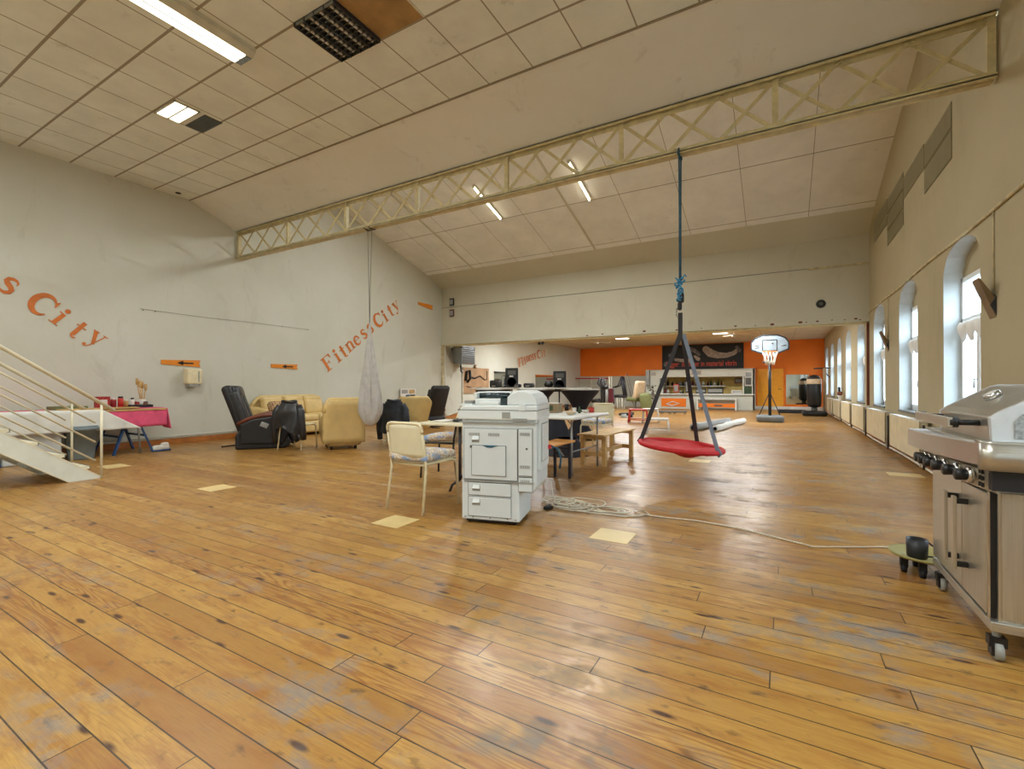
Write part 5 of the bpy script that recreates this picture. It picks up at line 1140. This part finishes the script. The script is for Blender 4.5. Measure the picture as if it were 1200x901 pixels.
b = MB(); b.lathe([(.235, 1.2), (.245, 1.22), (.245, 1.38), (.23, 1.40)], n=28); b.build('collar', 'beige', f); b = MB(); b.lathe([(.22, 1.39), (.2, 1.46), (.12, 1.53), (0, 1.56)], n=24); b.build('cap', 'black', f)
f = thing('bag_bracket', 'beige post with dark cross bars behind the punch bag', 'wall bracket', (1.45, 21.3, 0)); b = MB(); b.box(-.05, .05, -.05, .05, 0, 1.82); b.build('post', 'beige', f); b = MB(); b.tube([(-.35, 0, 1.80), (.2, 0, 1.82)], .025); b.tube([(0, 0, 1.65), (.18, 0, 1.45)], .02); b.build('arm', 'darkmetal', f)
b = MB(); b.box(-.1, .9, 22.6, 23.0, 0, .14); tag(b.build('weight_bench_mat', 'black', bevel=.02), 'flat dark mat left of the punch bag base', 'mat')

# ------------------------------------------------------------------ basketball hoop
f = thing('basketball_hoop', 'portable basketball hoop with white backboard and grey base', 'basketball hoop', (-.30, 16.95, 0), R(3))
b = MB(); b.soft((0, .1, .10), (.76, 1.0, .20), .06, 4); [b.cyl((s_*.3-.03, -.32, .05), (s_*.3+.03, -.32, .05), .05, m='rubber') for s_ in (-1, 1)]; b.build('base', 'greybase', f)
b = MB(); b.cyl((0, 0, .18), (0, .06, 2.15), .045, .045, 14); b.build('pole', 'black', f); b = MB(); b.cyl((0, .045, 1.38), (0, .055, 1.62), .05, m='beige'); b.build('pole_band', 'beige', f)
for s_ in (-1, 1): b = MB(); b.cyl((s_*.3, .3, .18), (0, .05, .95), .014); b.build('strut', 'darkmetal', f)
bp = [(-.52, 2.30), (-.52, 2.52), (-.42, 2.66), (-.2, 2.755), (.2, 2.755), (.42, 2.66), (.52, 2.52), (.52, 2.30), (.2, 2.17), (-.2, 2.17)]
b = MB(); b.prism([(x, z) for x, z in bp], -.04, 0, 'y'); b.build('backboard', 'backboard', f)
b = MB(); n_ = len(bp)
for i in range(n_): b.bar((bp[i][0], -.03, bp[i][1]), (bp[(i+1) % n_][0], -.03, bp[(i+1) % n_][1]), .04, .045, up=(0, 1, 0))
for i in range(4): qd = [(-.2, 2.26), (.2, 2.26), (.2, 2.60), (-.2, 2.60)]; b.bar((qd[i][0], -.045, qd[i][1]), (qd[(i+1) % 4][0], -.045, qd[(i+1) % 4][1]), .022, .008, up=(0, 1, 0))
b.build('backboard_trim', 'black', f)
b = MB(); b.tube([(-.42, -.046, 2.36), (-.3, -.046, 2.37)], .012, 6); b.tube([(-.42, -.046, 2.43), (-.3, -.046, 2.44)], .012, 6); b.tube([(.3, -.046, 2.40), (.44, -.046, 2.42)], .012, 6); b.tube([(.05, -.046, 2.5), (.09, -.046, 2.49)], .02, 6); b.build('printed_mark', 'seam', f)
b = MB(); b.tube([(cos(R(a_))*.21, -.26+sin(R(a_))*.21, 2.22) for a_ in range(0, 360, 15)], .01, 8, closed=True); b.box(-.06, .06, -.06, -.03, 2.12, 2.26); b.build('rim', 'textorange', f)
b = MB()
for i in range(12):
    for s_ in (-1, 1): a0_ = R(30*i); b.tube([(cos(a0_+s_*t*.5)*(.21-.09*t), -.26+sin(a0_+s_*t*.5)*(.21-.09*t), 2.22-.42*t) for t in (0, .33, .66, 1)], .009, 5)
b.build('net', 'net', f)['kind'] = 'stuff'
b = MB(); b.tube([(-.2, .06, 1.9), (-.05, .06, 1.9), (0, .08, 2.3), (0, .02, 2.4)], .025); b.build('bracket', 'darkmetal', f)

# rolled sheeting on the floor of the far hall
for i, (p, q_, r, lab) in enumerate((((-1.92, 12.55), (-1.35, 15.2), .10, 'thick grey roll of sheeting on the floor, left of the two'), ((-1.42, 12.6), (-1.0, 15.9), .08, 'thinner pale roll of sheeting on the floor, right of the two'))):
    b = MB(); P = [Vector((p[0]+(q_[0]-p[0])*t+.02*sin(t*9), p[1]+(q_[1]-p[1])*t, r*.95)) for t in [k/10 for k in range(11)]]; b.tube(P, [r*(1+.1*sin(k*1.9)) for k in range(11)], 14); b.lathe([(r*.4, -.012), (r*.6, -.012)], (p[0], p[1], r*.95), 14, 'seam', ax='y'); tag(b.build('sheeting_roll', 'greysilver' if i == 0 else 'whitecloth'), lab, 'roll')
for i, pp in enumerate([((-2.98, 2.79), 'cream vinyl tile in the floorboards in front of the cream chair'), ((-1.26, 3.34), 'cream vinyl tile in the floorboards right of the photocopier'), ((-5.67, 2.75), 'cream vinyl tile in the floorboards left of centre'), ((-1.22, 7.45), 'cream vinyl tile under the red swing'), ((-8.50, 2.80), 'cream vinyl tile beyond the foot of the staircase'), ((1.2, 7.55), 'cream vinyl tile by the window wall near the grill')]):
    (x, y), lab = pp; b = MB(); b.box(x, x+(.29 if i < 4 else .36), y, y+.285, 0, .002); tag(b.build('floor_tile', 'patch'), lab, 'floor tile')

# ------------------------------------------------------------------ white extension cable: coil and run to the right
b = MB(); rn = random.Random(2)
for i in range(8):
    cx, cy, r1 = -1.76+rn.uniform(-.10, .14), 4.12+rn.uniform(-.1, .1), rn.uniform(.10, .19)
    b.tube([(cx+cos(t)*r1*1.3, cy+sin(t)*r1, .008+.006*i+.004*sin(3*t)) for t in [k*2*pi/28 for k in range(28)]], .0055, 6, closed=True)
for i in range(3):
    cx, cy = -1.42+.05*i, 4.13; b.tube([(cx+cos(t)*.15, cy+sin(t)*.09, .01+.006*i) for t in [k*2*pi/24 for k in range(24)]], .0055, 6, closed=True)
b.tube([(-1.88, 4.0, .01), (-1.7, 3.95, .012), (-1.5, 3.98, .01), (-1.36, 4.0, .008), (-1.2, 4.02, .007), (-1.08, 4.10, .007), (-1.02, 4.2, .008), (-1.09, 4.28, .012), (-1.16, 4.22, .012), (-1.10, 4.15, .016), (-.9, 4.16, .007), (-.62, 4.20, .007), (-.3, 4.15, .007), (.0, 4.02, .007), (.2, 3.93, .007), (.42, 4.05, .007), (.62, 4.17, .007), (.78, 4.2, .007)], .0052, 6)
tag(b.build('extension_cable', 'cable'), 'off-white extension cable coiled by the photocopier and trailing right', 'cable')
b = MB(); b.tube([(-1.9, 3.95, .01), (-1.85, 4.02, .02), (-1.72, 4.05, .01), (-1.62, 3.98, .01)], .008); b.soft((-1.88, 3.93, .02), (.05, .12, .035), .012, 2); tag(b.build('black_power_lead', 'rubber'), 'short black power lead with plug behind the photocopier foot', 'cable')
b = MB(); b.tube([(-1.78, 3.78, .30), (-1.76, 3.8, .12), (-1.79, 3.86, .01)], .004, 6); tag(b.build('thin_lead', 'cable'), 'thin white lead hanging from the photocopier side', 'cable')

# ------------------------------------------------------------------ stainless gas grill at the right edge
G = thing('gas_grill', 'large stainless steel gas grill cart at the right frame edge', 'grill', (0, 0, 0))
y0, y1, xf, xb = 2.70, 3.53, .755, 1.34; ym = 3.03
b = MB(); b.box(xf, xb, y0-.02, y1, .125, .165); b.build('bottom_shelf', 'steel', G, bevel=.004)
b = MB(); b.box(xf+.03, xb, y0, y1-.01, .165, .70, 'steelv'); b.build('cabinet', 'steelv', G)
for k, (ya, yb) in enumerate(((y0+.03, ym-.002), (ym+.002, y1-.005))):
    b = MB(); b.box(xf, xf+.028, ya, yb, .18, .69); dd = b.build('door', 'steelv', G, bevel=.004)
    hy = ym+(-.085 if k == 0 else .05)
    b = MB(); b.box(xf-.056, xf-.042, hy-.017, hy+.017, .29, .63); b.box(xf-.05, xf, hy-.01, hy+.01, .30, .325, 'black'); b.box(xf-.05, xf, hy-.01, hy+.01, .595, .62, 'black'); b.build('door_handle', 'steelv', dd, bevel=.003)
b = MB(); b.box(xf+.0, xf+.006, y0+.0, y0+.012, .17, .70, 'chrome'); b.box(xf+.006, xf+.028, y0+.013, y0+.026, .17, .70, 'ink'); b.build('corner_post', 'chrome', G)
b = MB(); b.box(xf+.04, xb-.1, y0-.006, y0, .18, .70); b.box(xf+.11, xf+.5, y0-.010, y0-.006, .19, .68, 'speckle'); b.build('side_panel', 'steelv', G)
# bowed control panel and front lip (plan curve)
def bow(t): return (xf-.055+.03*t-.03*sin(pi*min(1, max(0, t))), y1+.27-(y1+.27-y0+.02)*t)
b = MB()
LT = lambda u: .872+.033*u
b.grid(lambda u, v: (bow(u)[0], bow(u)[1], LT(u)-.092+.092*v), 20, 1, sm=False); b.grid(lambda u, v: (bow(u)[0]+v*.2, bow(u)[1], LT(u)+.004), 20, 1, 'cast', sm=False); b.build('front_lip', 'steel', G, solid=.008)
b = MB(); b.grid(lambda u, v: (bow(.25+.75*u)[0]+.03+.02*(1-v), bow(.25+.75*u)[1], .70+.09*v), 20, 1, sm=False); b.build('control_panel', 'steelv', G, solid=.01)
b = MB()
for i in range(2):
    for j in range(3): b.box(xf-.012, xf-.002, y0+.03+i*.03, y0+.037+i*.03, .715+j*.028, .733+j*.028)
b.build('vent_slots', 'ink', G)
for y in (3.42, 3.33, 3.23, 3.11, 2.97, 2.84):
    t = (y1+.27-y)/(y1+.27-y0+.02); x = bow(t)[0]; b = MB(); b.lathe([(.036, .0), (.036, -.014), (.030, -.02)], (x+.03, y, .748), 20, ax='x'); b.lathe([(.024, -.015), (.027, -.055), (.022, -.06), (0, -.06)], (x+.03, y, .748), 16, 'black', ax='x'); b.build('control_knob', 'chrome', G)
# near corner wrap and side
b = MB(); b.grid(lambda u, v: (xf-.035+.0*u+(xb-xf)*u**1.6, y0-.035-.035*sin(min(1, u*6)*pi/2), .80+.11*v), 24, 1); b.grid(lambda u, v: (xf-.035+(xb-xf)*u**1.6, y0-.035-.035*sin(min(1, u*6)*pi/2)+v*.06, .912), 24, 1); b.build('side_lip', 'steel', G, solid=.012)
b = MB(); b.box(xf+.0, xb, y0-.045, y0-.006, .715, .80); b.build('side_recess', 'black', G)
b = MB(); b.grid(lambda u, v: (xf-.03+(xb-xf+.03)*u, y0-.03+(y1-y0+.03)*v, .905), 4, 4); b.build('firebox_deck', 'steel', G, solid=.012)
b = MB(); b.box(xf+.02, xb, y0+.02, y1-.03, .70, .90); b.build('firebox', 'steelv', G)
# lid
lp = [(xf+.005, .912), (xf+.0, 1.015), (xf+.03, 1.04), (xf+.20, 1.145), (xf+.23, 1.155), (xf+.46, 1.155), (xf+.52, 1.10), (xf+.54, .912)]
b = MB(); b.prism(lp, y0+.0, y1-.16, 'y'); b.build('lid', 'steel', G, bevel=.006)
b = MB(); lq = [(x, z) for x, z in lp]; b.prism(lq, y0-.03, y0-.0, 'y', 'cast'); b.prism([(xf+.07, .93), (xf+.07, 1.0), (xf+.09, 1.03), (xf+.215, 1.11), (xf+.44, 1.11), (xf+.49, 1.06), (xf+.5, .93)], y0-.034, y0-.03, 'y', 'speckle'); b.build('lid_end_cap', 'cast', G, bevel=.004)
b = MB(); b.prism(lq, y1-.16, y1-.14, 'y'); b.build('lid_end_cap', 'cast', G)
hp = xf-.10
b = MB(); b.bar((hp, y0+.08, .985), (hp, y1-.18, .985), .02, .045); b.build('lid_handle', 'steel', G, bevel=.004)
for yy in (y0+.10, y1-.2): b = MB(); b.cyl((hp+.005, yy, .985), (xf+.01, yy, .985), .013, m='black'); b.cyl((hp-.0, yy, .985), (hp+.03, yy, .985), .024, m='black'); b.build('handle_bracket', 'black', G)
b = MB(); c = Vector((xf+.115, (y0+y1)/2-.08, 1.093)); b.tube([c, c+Vector((-.012, 0, .02))], .034, 20); b.tube([c+Vector((-.012, 0, .02)), c+Vector((-.014, 0, .023))], .026, 20, 'cardwhite'); b.build('thermometer', 'chrome', G)
for (x, y) in ((xf+.03, y0+.02), (xf+.03, y1-.05), (xb-.05, y0+.02), (xb-.05, y1-.05)):
    b = MB(); b.cyl((x, y, .08), (x, y, .125), .014, m='greysilver'); b.box(x-.028, x+.028, y-.022, y+.022, .055, .095, 'black'); b.cyl((x-.013, y-.01, .037), (x+.013, y-.01, .037), .037, m='slot', n=20); b.cyl((x-.018, y-.01, .037), (x+.018, y-.01, .037), .014, m='chrome'); b.box(x-.024, x-.014, y-.03, y+.012, .02, .09, 'black'); b.build('caster', 'black', G)
# plant trolley with black mug beyond the grill
f = thing('plant_trolley', 'olive round-edged tray on casters beside the grill', 'trolley', (.76, 3.74, -.025))
b = MB(); b.lathe([(0, .115), (.13, .118), (.165, .13), (.175, .145), (.16, .145), (.13, .132), (0, .128)], n=30); b.build('tray', 'olive', f)
for a in (200, 255, 310, 20, 100): b = MB(); x, y = cos(R(a))*.11, sin(R(a))*.11; b.cyl((x-.013, y, .052), (x+.013, y, .052), .027, n=16); b.box(x-.018, x+.018, y-.02, y+.02, .06, .118); b.build('caster', 'rubber', f)
f = thing('mug', 'black mug standing on the olive trolley', 'mug', (.715, 3.68, .107)); b = MB(); b.lathe([(.046, 0), (.05, .01), (.054, .112), (.049, .112), (.045, .015), (0, .012)], n=28); b.build('cup', 'bluecloth', f).data.materials[0] = M['black']
b = MB(); b.tube([(.05, 0, .10), (.085, -.01, .07), (.105, -.01, .018), (.05, 0, .012)], .005, 8); b.build('handle', 'black', f)


# ------------------------------------------------------------------ sky, camera, colour
w = bpy.data.worlds.new('sky'); scn.world = w; w.use_nodes = True; nt = w.node_tree; bg = nt.nodes['Background']
bg.inputs[0].default_value = (.72, .86, 1.0, 1); bg.inputs[1].default_value = 11
cam = bpy.data.cameras.new('camera'); co = bpy.data.objects.new('camera', cam); C.objects.link(co); scn.camera = co
cam.sensor_width = 36; cam.lens = FPX/1200*36; cam.clip_start = .05; cam.clip_end = 200
co.matrix_world = Matrix(((_r2.x, _u2.x, -_f.x, 0), (_r2.y, _u2.y, -_f.y, 0), (_r2.z, _u2.z, -_f.z, EYE.z), (0, 0, 0, 1)))
scn.view_settings.view_transform = 'Standard'; scn.view_settings.look = 'None'; scn.view_settings.gamma = 1; scn.view_settings.use_curve_mapping = False
scn.view_settings.exposure = 0.18
try:
    scn.cycles.use_denoising = True; scn.cycles.max_bounces = 8; scn.cycles.diffuse_bounces = 5; scn.cycles.transparent_max_bounces = 8; scn.cycles.sample_clamp_indirect = 6
except Exception: pass
